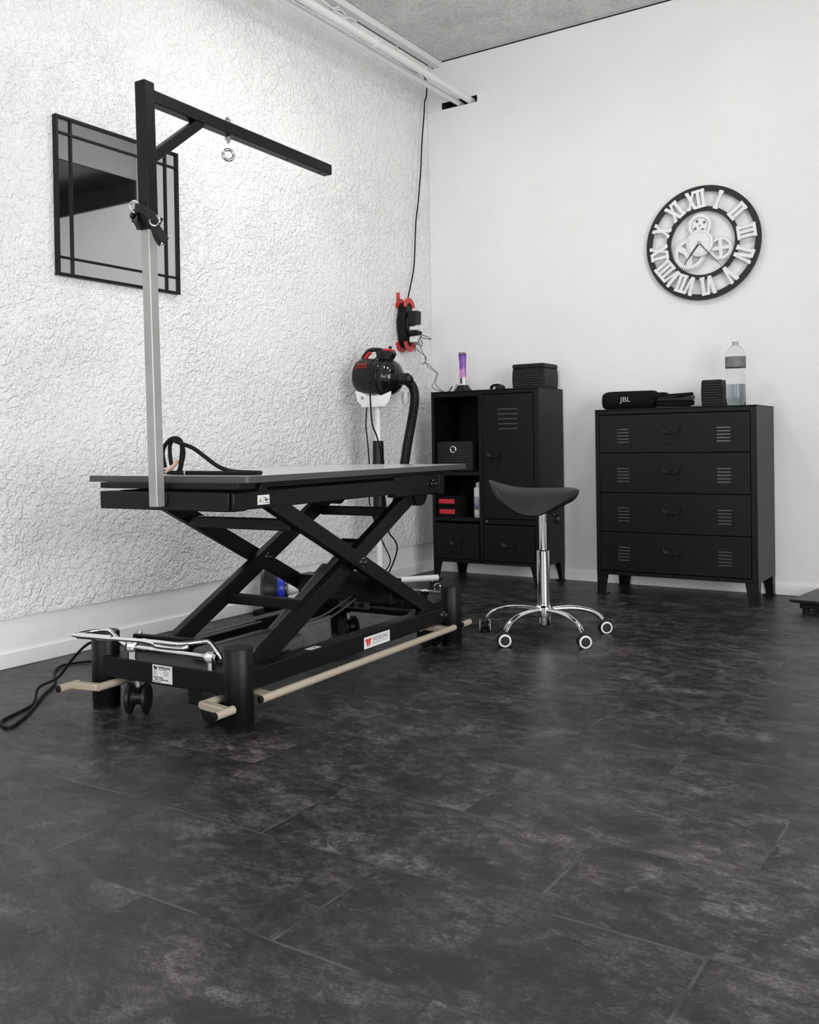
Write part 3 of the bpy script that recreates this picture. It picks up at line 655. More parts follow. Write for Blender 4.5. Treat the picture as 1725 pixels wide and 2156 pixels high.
# ------------------------------------------------------------------ things on the chest
Zd = .9612
t = thing('portable_speaker', (1.335, -.205, Zd), 'black cylindrical portable speaker with silver letters', 'speaker')
d = V((1, .10, 0)).normalized(); c = V((1.24, -.225, Zd+.050))
MB().lathe([(.022, 0), (.040, .002), (.046, .010), (.0495, .03), (.050, .145), (.0495, .255), (.046, .274), (.040, .282), (.022, .284)], c, d, 40).build('grille', 'fabric', t)
MB().lathe([(.038, 0), (.041, .004), (.040, .012)], c-d*.004, d, 32).build('end_cap', 'rubber', t)
MB().bar(c+V((.03, -.012, -.047)), c+d*.25+V((0, -.012, -.047)), .03, .006).build('foot', 'rubber', t, bevel=.002)
nn = V((.10, -1, 0)).normalized()
text_obj('JBL', .036, c+d*.098+nn*.0500+V((0, 0, -.008)), d, (0, 0, 1), 'lettering', 'greyplas', t, .0008, 'LEFT', 1.15, .0)
t = thing('grooming_pouch', (1.57, -.20, Zd), 'black folded leather tool pouch lying beside the speaker', 'pouch')
def slab(pts_lo, pts_hi):
    mb = MB(); A = [mb.bm.verts.new(p) for p in pts_lo]; B = [mb.bm.verts.new(p) for p in pts_hi]; n = len(A)
    mb.bm.faces.new(A[::-1]); mb.bm.faces.new(B)
    for k in range(n): mb.bm.faces.new((A[k], A[(k+1) % n], B[(k+1) % n], B[k]))
    return mb
def sheet(z0, z1, th, xa, xb, ya, yb, skew=0):
    lo = [(xa, ya, z0), (xb+skew, ya+.01, z1-.01), (xb, yb, z1), (xa+.02, yb, z0+.004)]
    return slab(lo, [(a, b, c+th) for a, b, c in lo])
sheet(Zd+.001, Zd+.001, .012, 1.535, 1.752, -.275, -.09).build('bottom_flap', 'leather', t, bevel=.004)
sheet(Zd+.0135, Zd+.016, .026, 1.535, 1.705, -.268, -.155, -.01).build('tool_pocket', 'fabric', t, bevel=.008, seg=3)
sheet(Zd+.036, Zd+.044, .024, 1.540, 1.705, -.270, -.155, .012).build('inner_fold', 'leather', t, bevel=.006, seg=3)
sheet(Zd+.052, Zd+.066, .018, 1.530, 1.700, -.282, -.155, -.026).build('top_flap', 'fabric', t, bevel=.007, seg=3)
MB().tube([(1.545, -.277, Zd+.050), (1.58, -.279, Zd+.055), (1.655, -.272, Zd+.062)], .0012, 6).build('zip', 'damp', t)
t = thing('cloth_bag', (1.46, -.13, Zd), 'black fabric case behind the speaker end', 'case')
MB().box(1.46, 1.545, -.150, -.075, Zd+.014, Zd+.090).build('case_body', 'fabric', t, bevel=.010, seg=3)
bx, by = 1.922, -.20
t = thing('water_bottle', (bx, by, Zd), 'clear plastic bottle half full of water with grey label', 'bottle')
prof = [(.030, .002), (.043, .004), (.0465, .012), (.047, .060), (.0465, .125), (.0470, .138), (.0465, .148), (.043, .158), (.0395, .166), (.0395, .171), (.046, .182), (.0490, .196), (.0495, .235), (.0480, .258), (.042, .277), (.031, .292), (.018, .302), (.0135, .306), (.0135, .318)]
inner = [(r-.0011, z) for r, z in prof[::-1]]
MB().lathe(prof, (bx, by, Zd), n=40).build('bottle_shell', 'clear', t)
wp = [(.028, .005), (.0415, .007), (.0450, .014), (.0455, .060), (.0450, .109), (.0450, .110)]
MB().lathe(wp, (bx, by, Zd), n=40).build('water', 'water', t)
MB().annulus((bx, by, Zd+.196), (0, 0, 1), .0497, .0500, .052, 48).build('paper_label', 'label', t)
MB().lathe([(.0150, 0), (.0155, .003), (.0152, .018), (.001, .0185)], (bx, by, Zd+.306), n=28).build('cap', 'greyplas', t)
base_at((0, 0, 0))

# ------------------------------------------------------------------ low black platform at right
t = thing('floor_scale', (2.5, -.30, 0), 'low black platform on the floor at the right edge', 'scale')
MB().prism([(2.225, -.505), (2.285, -.085), (2.72, -.085), (2.72, -.55)], (0, 0, .048), (1, 0, 0), (0, 1, 0), (0, 0, .014)).build('platform', 'plastic', t, bevel=.003)
MB().prism([(2.262, -.47), (2.31, -.11), (2.69, -.11), (2.69, -.51)], (0, 0, .018), (1, 0, 0), (0, 1, 0), (0, 0, .030)).build('housing', 'rubber', t, bevel=.003)
for q in ((2.285, -.44), (2.66, -.47), (2.325, -.14), (2.66, -.14)): MB().lathe([(.016, 0), (.016, .0185)], (*q, 0), n=20).build('foot', 'rubber', t)

# ------------------------------------------------------------------ saddle stool
sx, sy = 1.470, -1.518
t = thing('saddle_stool', (sx, sy, 0), 'black saddle seat stool on a five-star chrome base', 'stool')
ang0 = math.radians(-33+4)   # long axis of the seat in plan
ca, sa = math.cos(ang0+math.radians(62)), math.sin(ang0+math.radians(62))
ca, sa = math.cos(math.radians(29)), math.sin(math.radians(29))
NU, NV = 36, 28; mb = MB(); topv, botv = [], []
def seat_pt(u, v):
    # u -1..1 along, v -1..1 across
    L = .187; wd = .185*(1-.26*u)*math.sqrt(max(0, 1-(abs(u)**2.6)*.985))
    uu = L*(u-.02*u*abs(u)); vv = wd*v
    zt = .611+.026*abs(min(u, 0))**2.0+.006*max(u, 0)**2+.016*abs(min(u, 0))**4-.072*(abs(vv)/.172)**1.9*(1-.35*abs(u))-.004*u
    ed = max(abs(v)**6, abs(u)**10)
    th = (.060*(1-.30*abs(u)**1.5))*(1-ed)+.004
    mid = zt-.012*ed
    return uu, vv, mid, th
for i in range(NU+1):
    u = math.sin(PI/2*(-1+2*i/NU)); a, b = [], []
    for j in range(NV+1):
        v = math.sin(PI/2*(-1+2*j/NV)); uu, vv, zt, th = seat_pt(u, v)
        X = sx-.031+uu*ca-vv*sa; Y = sy-.016+uu*sa+vv*ca
        a.append(mb.bm.verts.new((X, Y, zt))); b.append(mb.bm.verts.new((X, Y, zt-th)))
    topv.append(a); botv.append(b)
for i in range(NU):
    for j in range(NV):
        mb.bm.faces.new((topv[i][j], topv[i+1][j], topv[i+1][j+1], topv[i][j+1])); mb.bm.faces.new((botv[i][j], botv[i][j+1], botv[i+1][j+1], botv[i+1][j]))
for i in range(NU):
    mb.bm.faces.new((topv[i][0], botv[i][0], botv[i+1][0], topv[i+1][0])); mb.bm.faces.new((topv[i][NV], topv[i+1][NV], botv[i+1][NV], botv[i][NV]))
for j in range(NV):
    mb.bm.faces.new((topv[0][j], topv[0][j+1], botv[0][j+1], botv[0][j])); mb.bm.faces.new((topv[NU][j], botv[NU][j], botv[NU][j+1], topv[NU][j+1]))
so = mb.build('seat', 'leather', t)
MB().box(sx-.07, sx+.07, sy-.05, sy+.05, .520, .545).build('seat_plate', 'plastic', t, bevel=.004)
MB().cyl((sx, sy, .33), (sx, sy, .525), .0155, n=28).build('gas_piston', 'chrome', t)
MB().lathe([(.027, .105), (.0265, .352), (.024, .355), (.0175, .355), (.0175, .340)], (sx, sy, 0), n=32).build('column', 'chrome', t)
MB().annulus((sx, sy, .354), (0, 0, 1), .0160, .0255, .003, 28).build('column_collar', 'plastic', t)
hv = MB(); hv.tube([(sx+.01, sy, .512), (sx+.035, sy+.012, .507), (sx+.052, sy+.02, .490)], .006, 8)
hv.ball((sx+.052, sy+.020, .482), .018, (1, .55, 1.15)); hv.build('height_lever', 'plastic', t)
MB().lathe([(.018, .078), (.034, .086), (.036, .100), (.036, .122), (.028, .130), (.022, .130)], (sx, sy, 0), n=32).build('hub', 'chrome', t)
MB().lathe([(.008, .045), (.012, .052), (.012, .08)], (sx, sy, 0), n=16).build('hub_pin', 'steel', t)
for k, dg in enumerate((-101.6, -29.6, 42.4, 114.4, 186.4)):
    a = math.radians(dg); c, s = math.cos(a), math.sin(a)
    def rp(r, z): return (sx+r*c, sy+r*s, z)
    pth = catmull([rp(.020, .110), rp(.09, .113), rp(.150, .109), rp(.195, .098), rp(.228, .082), rp(.249, .060)], 7)
    mb = MB().ring_sweep(pth, [.0125]*len(pth), 14, flat=(1, .85))
    leg = mb.build('leg', 'chrome', t)
    MB().cyl(rp(.246, .050), rp(.246, .078), .006, n=12).build('caster_stem', 'steel', leg)
    # wheel pair: axis direction per caster
    wa = {0: -52, 1: -50, 2: -48, 3: -150, 4: -150}[k]; wa = math.radians(wa); ax = V((math.cos(wa), math.sin(wa), 0)); bk = V((-ax.y, ax.x, 0))
    wc = V((sx+.262*c, sy+.262*s, .0265)); wR = .0262
    mb = MB().cyl(wc-ax*.008, wc+ax*.008, .019, n=24)
    P = []
    for q in range(9):
        an = math.radians(20+q*17.5); P.append((.033*math.cos(an), .033*math.sin(an)))
    P += [(-.020, .004), (.015, .004)]
    mb.prism(P, wc-ax*.007, bk, (0, 0, 1), ax*.014); mb.build('caster_hood', 'plastic', leg, bevel=.001)
    for sg in (-1, 1):
        w0 = wc+ax*(.0085*sg)
        wh = MB().lathe([(.0235, 0), (wR, .002), (wR, .011), (.0245, .0135), (.0185, .014), (.001, .014)], w0, ax*sg, 36).build('caster_wheel', 'plastic', leg)
        MB().lathe([(.0182, .0138), (.0182, .0146), (.0245, .0140), (.0256, .0118), (.0256, .0112), (.0180, .0112)], w0, ax*sg, 40).build('white_rim', 'whiteplas', wh)
base_at((0, 0, 0))

# ------------------------------------------------------------------ cable reel and adapters on the stucco wall
RYc, RZc, RXc = -.345, 1.505, .055
t = thing('cable_reel', (.012, RYc, RZc), 'flat red and black cable reel hung on the stucco wall', 'cable reel')
def oval(mb, xc, wd, hh, hz, th, n=40):
    P = [(hh*math.cos(2*PI*k/n), hz*math.sin(2*PI*k/n)) for k in range(n)]
    return mb.prism(P, (xc, RYc, RZc), (0, 1, 0), (0, 0, 1), (th, 0, 0))
mb = MB()
for x in (.030, .040, .050, .060, .068):
    mb2 = [(x+.002*math.sin(k), RYc+.052*math.cos(2*PI*k/36), RZc+.128*math.sin(2*PI*k/36)) for k in range(37)]
    mb.ring_sweep(mb2, .0068, 8, cap=False)
    mb.ring_sweep([(x+.003, RYc+(p[1]-RYc)*.85, RZc+(p[2]-RZc)*.93) for p in mb2], .0066, 8, cap=False)
mb.build('wound_cable', 'rubber', t)
oval(MB(), .026, 0, .040, .115, .050).build('core', 'plastic', t)
for x in (.014, .072):
    for sg in (1, -1):
        mb = MB(); P = []
        for k in range(13):
            a = PI*k/12; P.append((.058*math.cos(a), .105+.055*math.sin(a)))
        for k in range(13):
            a = PI*(12-k)/12; P.append((.030*math.cos(a), .098+.030*math.sin(a)))
        mb.prism([(u, sg*v) for u, v in P], (x, RYc, RZc), (0, 1, 0), (0, 0, 1), (.008, 0, 0)).build('guard_horn', 'reelred', t, bevel=.002)
mb = MB(); Pk = [(-.012, .150), (.012, .150), (.012, .190), (.004, .195), (-.012, .190)]
mb.prism(Pk, (.014, RYc-.03, RZc), (0, 1, 0), (0, 0, 1), (.010, 0, 0)); mb.build('hanging_hook', 'reelred', t, bevel=.002)
oval(MB(), .078, 0, .042, .075, .012).build('socket_plate', 'plastic', t, bevel=.003)
def plug(name, label, y0, y1, z0, z1, x1, m, cat='adapter'):
    t2 = thing(name, (.090, (y0+y1)/2, (z0+z1)/2), label, cat)
    MB().box(.0905, x1, y0, y1, z0, z1).build('plug_body', m, t2, bevel=.004); return t2
plug('power_adapter', 'big black power adapter plugged in the cable reel', -.385, -.330, 1.500, 1.580, .150, 'plastic')
t2 = plug('power_adapter', 'white power adapter below the big black one', -.372, -.330, 1.468, 1.492, .142, 'whiteplas')
t2 = plug('power_plug', 'flat black plug between two white adapters', -.390, -.322, 1.440, 1.463, .150, 'rubber', 'plug')
t2 = plug('power_adapter', 'lowest white power adapter with thin cords', -.372, -.325, 1.398, 1.434, .142, 'whiteplas')
for k, dy in enumerate((0, .012)): 
    base_at((0, 0, 0))
tag(MB().tube([(.143, -.350, 1.405), (.150, -.335, 1.433), (.146, -.29, 1.44), (.150, -.222, 1.425), (.130, -.26, 1.427), (.125, -.30, 1.43), (.118, -.275, 1.40), (.105, -.262, 1.383), (.09, -.30, 1.405),
               (.085, -.300, 1.44), (.08, -.29, 1.403), (.075, -.285, 1.36), (.07, -.290, 1.353)], .0021, 6).build('tangled_cord', 'rubber'), 'tangle of thin black cord below the reel adapters', 'cord')
tag(MB().tube([(.142, -.345, 1.41), (.110, -.33, 1.385), (.03, -.32, 1.366), (.02, -.29, 1.366), (.04, -.26, 1.385), (.06, -.215, 1.357), (.072, -.195, 1.341), (.085, -.175, 1.320), (.076, -.184, 1.290), (.063, -.192, 1.283), (.080, -.181, 1.288), (.101, -.167, 1.274),
               (.131, -.149, 1.238), (.144, -.141, 1.223), (.135, -.146, 1.192), (.131, -.150, 1.160), (.160, -.145, 1.126), (.21, -.150, 1.102), (.235, -.16, 1.118), (.262, -.17, 1.140), (.25, -.175, 1.115), (.232, -.175, 1.1025), (.29, -.175, 1.1035)], .0019, 6).build('charger_cable', 'rubber'), 'thin black cable sagging from the reel to the clipper charger', 'cable')
tag(MB().tube([(.143, -.36, 1.41), (.13, -.31, 1.375), (.10, -.25, 1.36), (.082, -.19, 1.33), (.080, -.176, 1.30), (.084, -.165, 1.27), (.115, -.140, 1.240), (.128, -.130, 1.226), (.112, -.140, 1.165), (.105, -.145, 1.144), (.15, -.15, 1.120), (.222, -.15, 1.104), (.25, -.14, 1.1028),
               (.270, -.15, 1.135), (.283, -.155, 1.150), (.292, -.16, 1.135), (.280, -.165, 1.105)], .0017, 6).build('charger_cable', 'rubber'), 'second thinner cable twisted beside the sagging charger cable', 'cable')

# ------------------------------------------------------------------ dryer stand and dryer
px, py = .250, -.940
t = thing('dryer_stand', (px, py, 0), 'white wheeled pole stand carrying the pet dryer', 'stand')
MB().cyl((px, py, .062), (px, py, 1.00), .0185, n=28).build('pole', 'whitecoat', t)
MB().lathe([(.031, .40), (.0315, .50), (.0320, .70), (.0300, .715), (.0290, .815), (.024, .818), (.024, .40)], (px, py, 0), n=28).build('clamp_sleeve', 'plastic', t)
MB().lathe([(.010, .355), (.026, .395), (.028, .42)], (px, py, 0), n=24).build('sleeve_cone', 'plastic', t)
kn = MB().cyl((px-.03, py-.03, .56), (px-.055, py-.055, .56), .012, n=16); kn.build('clamp_knob', 'plastic', t)
for k, (dx, dy) in enumerate(((.200, .262), (.265, -.185), (-.155, -.27), (-.16, .24))):
    e = V((px+dx, py+dy, .070)); o = V((px, py, .070))
    ft = MB().tube([o, o+(e-o)*.5, e], .0165, 16, 2).build('foot_tube', 'whitecoat', t)
    MB().lathe([(.017, 0), (.017, .004), (.008, .009)], e, e-o, 16).build('end_cap', 'rubber', ft)
    c0 = o+(e-o)*.90
    MB().cyl(c0+V((0, 0, -.030)), c0+V((0, 0, -.012)), .006, n=10).build('caster_stem', 'steel', ft)
    ax = V((.6, -.8, 0)); wc = V((c0.x+.004, c0.y, .0205))
    mb = MB().cyl(wc-ax*.012, wc+ax*.012, .0203, n=24); mb.box(c0.x-.010, c0.x+.010, c0.y-.010, c0.y+.010, .033, .048)
    mb.build('caster_wheel', 'rubber', ft)
# cradle
t2 = t
A = V((.996, .095, 0)).normalized(); Bn = V((.095, -.996, 0)).normalized()   # A along the dryer, Bn towards the camera
O = V((px, py, 0))
def cr(u, v, z): return O+A*u+Bn*v+V((0, 0, z))
for v in (-.055, .060):
    MB().prism([(-.10, 1.085), (-.085, 1.03), (-.055, .998), (.080, .998), (.105, 1.02), (.118, 1.06), (.118, 1.075), (.06, 1.055), (-.02, 1.055), (-.06, 1.075)], cr(0, v, 0), A, (0, 0, 1), Bn*.006).build('cradle_plate', 'whitecoat', t, bevel=.002)
MB().hexa([cr(-.06, -.055, .996), cr(.085, -.055, .996), cr(.085, .066, .996), cr(-.06, .066, .996), cr(-.06, -.055, 1.002), cr(.085, -.055, 1.002), cr(.085, .066, 1.002), cr(-.06, .066, 1.002)]).build('cradle_floor', 'whitecoat', t)
MB().cyl(cr(-.052, .066, 1.045), cr(-.052, .072, 1.045), .008, n=14).build('cradle_bolt', 'steel', t)
t = thing('pet_dryer', (px, py, 1.055), 'black cylinder pet dryer with red handle and ribbed hose', 'dryer')
AX = (A+V((.0, 0, -.12))).normalized(); c0 = O+V((0, 0, 1.170))-A*.102+Bn*.004
MB().lathe([(.060, -.012), (.080, -.004), (.090, .012), (.0935, .04), (.0935, .172)], c0, AX, 48).build('motor_housing', 'plastic', t)
MB().lathe([(.0935, .172), (.0955, .174), (.0955, .182), (.0935, .184), (.092, .196), (.085, .214), (.070, .230), (.048, .242), (.034, .248)], c0, AX, 48).build('front_housing', 'gloss', t)
nz = c0+AX*.244
noz = MB().lathe([(.036, 0), (.033, .012), (.031, .030), (.033, .032), (.033, .046)], nz, AX, 32).build('outlet_collar', 'plastic', t)
# handle
hb = lambda u, z: c0+A*u+V((0, 0, z))
MB().ring_sweep(catmull([hb(.020, .085), hb(.035, .108), hb(.060, .128), hb(.095, .132), hb(.135, .125), hb(.150, .112)], 6), .0115, 12, flat=(1.0, 1.0)).build('handle', 'plastic', t)
MB().ring_sweep(catmull([hb(.028, .080), hb(.042, .098), hb(.055, .112), hb(.070, .118)], 6), .0105, 12).build('handle_grip', 'red', t)
P = [(.118, .080), (.112, .118), (.150, .124), (.205, .118), (.212, .104), (.200, .082), (.19, .070)]
MB().prism(P, c0-Bn*.026, A, (0, 0, 1), Bn*.052).build('control_box', 'plastic', t, bevel=.004)
MB().prism([(.146, .121), (.156, .134), (.204, .127), (.206, .116)], c0-Bn*.022, A, (0, 0, 1), Bn*.0440).build('control_panel', 'red', t, bevel=.003)
MB().cyl(hb(.186, .124), hb(.186, .144), .009, n=16).build('speed_knob', 'plastic', t)
# rocker and vents below
for u in (.035, .115): MB().prism([(u, -.071), (u+.020, -.071), (u+.020, -.058), (u, -.058)], c0+Bn*.062, A, (0, 0, 1), Bn*.012).build('mount_block', 'gloss', t, bevel=.001)
# red lettering on the housing, two lines
side = (Bn*.93+V((0, 0, .36))).normalized(); upv = V((0, 0, 1))-side*side.z; upv.normalize()
text_obj('BLACK', .023, c0+A*.030+side*.0925+upv*.010, A, upv, 'lettering', 'darkred', t, .0012, 'LEFT', .85, .0004)
text_obj('POWER DRYER', .0105, c0+A*.022+side*.0932-upv*.004, A, upv, 'lettering', 'darkred', t, .0010, 'LEFT', 1.0, .0002)
# hose
ctrl = [tuple(nz+AX*.038), tuple(nz+AX*.052), (.372, -.838, 1.136), (.393, -.823, 1.112), (.403, -.814, 1.070), (.401, -.813, 1.010), (.389, -.821, .925), (.375, -.830, .840), (.364, -.838, .770), (.350, -.847, .670), (.330, -.86, .56), (.312, -.87, .47)]
pth = catmull(ctrl, 60); rad = []
acc = 0
for k, q in enumerate(pth):
    if k: acc += (q-pth[k-1]).length
    rad.append(.0252+.0011*math.sin(acc*2*PI/.0082))
MB().ring_sweep(pth, rad, 20).build('hose', 'plastic', t)
MB().tube([(.300, -.975, 1.276), (.298, -.985, 1.262), (.282, -1.030, 1.227), (.278, -1.050, 1.176), (.280, -1.052, 1.130), (.278, -1.045, 1.09), (.272, -1.036, 1.037), (.270, -1.020, .907), (.282, -1.002, .851), (.292, -.995, .803), (.297, -.985, .74), (.285, -.965, .62), (.29, -.94, .50), (.298, -.925, .341), (.317, -.908, .299),
           (.332, -.897, .261), (.329, -.899, .219), (.311, -.912, .158), (.291, -.925, .112)], .0042, 8).build('mains_cord', 'rubber', t)
MB().tube([(.215, -.99, .996), (.212, -.995, .90), (.216, -.992, .835), (.222, -.985, .70), (.215, -.98, .5), (.25, -.96, .35), (.278, -.935, .258), (.296, -.922, .210), (.302, -.918, .177), (.292, -.925, .145), (.276, -.936, .122)], .0036, 8).build('second_cord', 'rubber', t)
MB().torus(c0+AX*.150, AX, .0955, .003, n=48, m=8).build('seam_ring', 'gloss', t)
t = thing('comb_nozzle', (.352, -.826, .996), 'white and grey plastic nozzle with prongs hanging beside the dryer', 'nozzle')
MB().lathe([(.0195, 1.076), (.0205, 1.060), (.0195, 1.028), (.0150, 1.022), (.014, 1.012)], (.352, -.826, 0), n=24).build('nozzle_cup', 'whiteplas', t)
MB().box(.336, .368, -.833, -.819, 1.012, 1.024).build('comb_bar', 'greyplas', t, bevel=.002)
for k in range(3): MB().cyl((.342+.010*k, -.826, .994), (.342+.010*k, -.826, 1.014), .0019, n=8).build('prong', 'greyplas', t)
MB().bar((.33, -.86, 1.085), (.352, -.826, 1.072), .02, .006).build('nozzle_hook', 'whitecoat', t)

# ------------------------------------------------------------------ blue ringed appliance lying by the wall
t = thing('floor_blower', (.14, -1.63, 0), 'black blower with a blue ring lying by the stucco wall', 'blower')
d = V((.80, .60, 0)); c = V((.105, -1.672, .116))
MB().lathe([(.070, -.028), (.098, -.012), (.106, .02), (.104, .052)], c, d, 40).build('drum', 'plastic', t)
MB().lathe([(.092, .050), (.092, .070), (.086, .082), (.070, .088)], c, d, 40).build('blue_ring', 'blue', t)
MB().lathe([(.070, .080), (.066, .092), (.045, .098), (.032, .100)], c, d, 40).build('front_face', 'gloss', t)
MB().lathe([(.030, .098), (.029, .108), (.021, .138), (.018, .142), (.001, .142)], c, d, 32).build('nozzle_cone', 'whiteplas', t)
MB().box(.055, .165, -1.725, -1.62, 0, .022).build('foot_stand', 'rubber', t, bevel=.006)

# ------------------------------------------------------------------ grooming table (built in its own frame)
ORI = V((0, 0, 0))
TA = math.radians(2.3); TO = V((1.268, -3.108, 0))
TABLE = t = thing('grooming_table', TO, 'large black scissor lift grooming table with a grey top', 'table', rotz=TA)
# tabletop
def rounded(x0, x1, y0, y1, r, n=6):
    P = []
    for cxx, cyy, a0 in ((x1-r, y0+r, -90), (x1-r, y1-r, 0), (x0+r, y1-r, 90), (x0+r, y0+r, 180)):
        for k in range(n+1):
            a = math.radians(a0+90*k/n); P.append((cxx+r*math.cos(a), cyy+r*math.sin(a)))
    return P
tX0, tX1, tY0, tY1 = -.598, .046, -.004, 1.335
tt = MB().prism(rounded(tX0+.002, tX1-.002, tY0+.002, tY1-.002, .010), (0, 0, .6975), (1, 0, 0), (0, 1, 0), (0, 0, .0178)).build('tabletop', 'top', t, smooth=False)
mb = MB(); A1 = rounded(tX0, tX1, tY0, tY1, .012); A2 = rounded(tX0+.003, tX1-.003, tY0+.003, tY1-.003, .010); n = len(A1)
Q = [[mb.bm.verts.new((x, y, z)) for x, y in PP] for PP, z in ((A1, .6968), (A1, .7150), (A2, .7156), (A2, .6964))]
for j in range(4):
    a, b = Q[j], Q[(j+1) % 4]
    for k in range(n): mb.bm.faces.new((a[k], a[(k+1) % n], b[(k+1) % n], b[k]))
mb.build('edge_band', 'edge', tt)
K = 'black'
MB().box(-.53, -.010, .03, 1.30, .676, .6962).build('top_subframe', K, t, bevel=.003)
MB().box(-.522, .030, -.022, .050, .678, .6960).build('top_plate', K, t, bevel=.002)
MB().box(-.508, .005, -.036, .012, .617, .670).build('cross_beam', K, t, bevel=.003)
MB().box(.005, .018, -.028, .030, .617, .670).build('beam_end', K, t, bevel=.004)
for xa, xb in ((-.045, .001), (-.48, -.436)):
    MB().box(xa, xb, .012, .865, .618, .671).build('upper_rail', K, t, bevel=.003)
    MB().box(xa+.008, xb-.004, .865, 1.22, .606, .684).build('upper_rail_end', K, t, bevel=.003)
MB().box(-.49, -.0, 1.19, 1.23, .60, .68).build('far_cross_beam', K, t, bevel=.003)
# warning sticker
st = MB().box(.0012, .0020, .094, .148, .629, .657).build('warning_sticker', 'sticker', t, smooth=False)
MB().prism([(.100, .636), (.114, .636), (.107, .650)], (.0021, 0, 0), (0, 1, 0), (0, 0, 1), (.0004, 0, 0)).build('warning_triangle', 'yellow', st, smooth=False)
MB().prism([(.127, .651), (.131, .651), (.132, .643), (.142, .646), (.143, .642), (.130, .638), (.127, .641)], (.0021, 0, 0), (0, 1, 0), (0, 0, 1), (.0004, 0, 0)).box(.0021, .0024, .128, .143, .633, .635).box(.0021, .0024, .120, .1207, .631, .655).build('pictogram', 'ink', st, smooth=False)
# scissor arms
def arm(xa, xb, Ya, za, Yb, zb_, th, name='scissor_arm'):
    P = V((0, Ya, za)); Q = V((0, Yb, zb_)); d = (Q-P).normalized(); nrm = V((0, -d.z, d.y))*th/2
    mb = MB(); mb.hexa([V((xa, 0, 0))+P-nrm, V((xb, 0, 0))+P-nrm, V((xb, 0, 0))+P+nrm, V((xa, 0, 0))+P+nrm, V((xa, 0, 0))+Q-nrm, V((xb, 0, 0))+Q-nrm, V((xb, 0, 0))+Q+nrm, V((xa, 0, 0))+Q+nrm])
    return mb.build(name, K, t, smooth=False, bevel=.003)
YC, ZC, SL = .640, .400, .497
def za(Y): return ZC-SL*(Y-YC)
def zbb(Y): return ZC+SL*(Y-YC)
for xa, xb in ((-.030, .000), (-.480, -.450)): arm(xa, xb, .10, za(.10), 1.185, za(1.185), .052)
for xa, xb in ((-.070, -.038), (-.442, -.410)): arm(xa, xb, .115, zbb(.115), 1.13, zbb(1.13), .058)
MB().cyl((-.072, 1.095, .612), (-.030, 1.095, .612), .050, n=32).build('pivot_disc', K, t)
MB().cyl((-.45, 1.095, .612), (-.408, 1.095, .612), .050, n=32).build('pivot_disc', K, t)
def xbar(xa, xb, Y, z, hy, hz, nm='cross_bar'): MB().box(xa, xb, Y-hy/2, Y+hy/2, z-hz/2, z+hz/2).build(nm, K, t, smooth=False, bevel=.003)
xbar(-.449, -.029, .300, .553, .035, .036); xbar(-.411, -.069, .435, .280, .030, .034); xbar(-.411, -.069, .985, .545, .034, .034)
xbar(-.451, -.029, .905, .262, .075, .088)
MB().prism([(.60, .30), (.72, .36), (.93, .30), (.93, .22)], (-.112, 0, 0), (0, 1, 0), (0, 0, 1), (.010, 0, 0)).build('gusset_plate', K, t, bevel=.002)
MB().cyl((-.48, 1.20, .128), (.0, 1.20, .128), .012, n=16).build('pivot_axle', K, t)
# bolts
def bolt(x, Y, z, r=.013):
    w0 = MB().lathe([(.0150, 0), (.0150, .004), (.010, .005)], (x, Y, z), (1, 0, 0), 20).build('bolt', 'chrome', t)
    MB().lathe([(r, .004), (r, .010), (r*.8, .016), (r*.3, .020), (.0005, .0205)], (x, Y, z), (1, 0, 0), 20).build('bolt_cap', 'plastic', w0)
bolt(.0005, YC, ZC); bolt(.006, 1.195, .130); bolt(-.4095, YC, ZC); bolt(-.030+.031, 1.135, .645)
# base frame
for xa, xb in ((-.048, .006), (-.542, -.488)):
    MB().box(xa, xb, -.002, 1.245, .100, .160).build('base_rail', K, t, smooth=False, bevel=.004)
    MB().prism([(.99, .160), (1.10, .186), (1.225, .186), (1.245, .160)], (xa+.004, 0, 0), (0, 1, 0), (0, 0, 1), (xb-xa-.008, 0, 0)).build('pivot_bracket', K, t, bevel=.003)
MB().box(-.545, .008, -.034, .012, .103, .166).build('base_end_rail', K, t, smooth=False, bevel=.003)
MB().box(-.540, .004, 1.225, 1.285, .103, .163).build('base_end_rail', K, t, smooth=False, bevel=.003)
MB().prism([(-.49, -.002), (-.05, -.002), (-.05, .30), (-.20, .34), (-.30, .10), (-.49, .06)], (0, 0, .158), (1, 0, 0), (0, 1, 0), (0, 0, .005)).build('deck_plate', K, t, bevel=.002)
MB().box(-.25, -.06, .07, .40, .128, .196).build('motor_housing', 'damp', t, bevel=.018, seg=4)
for xr in (-.455, -.425): MB().box(xr-.010, xr, .08, .62, .162, .168).build('guide_strip', 'greycoat', t, bevel=.001)
# corner posts
for X, Y in ((0, 0), (-.536, 0), (0, 1.27), (-.536, 1.27)):
    MB().lathe([(.041, .0), (.041, .022), (.0425, .024), (.0425, .231), (.040, .2345), (.001, .2350)], (X, Y, 0), n=40).build('corner_post', K, t)
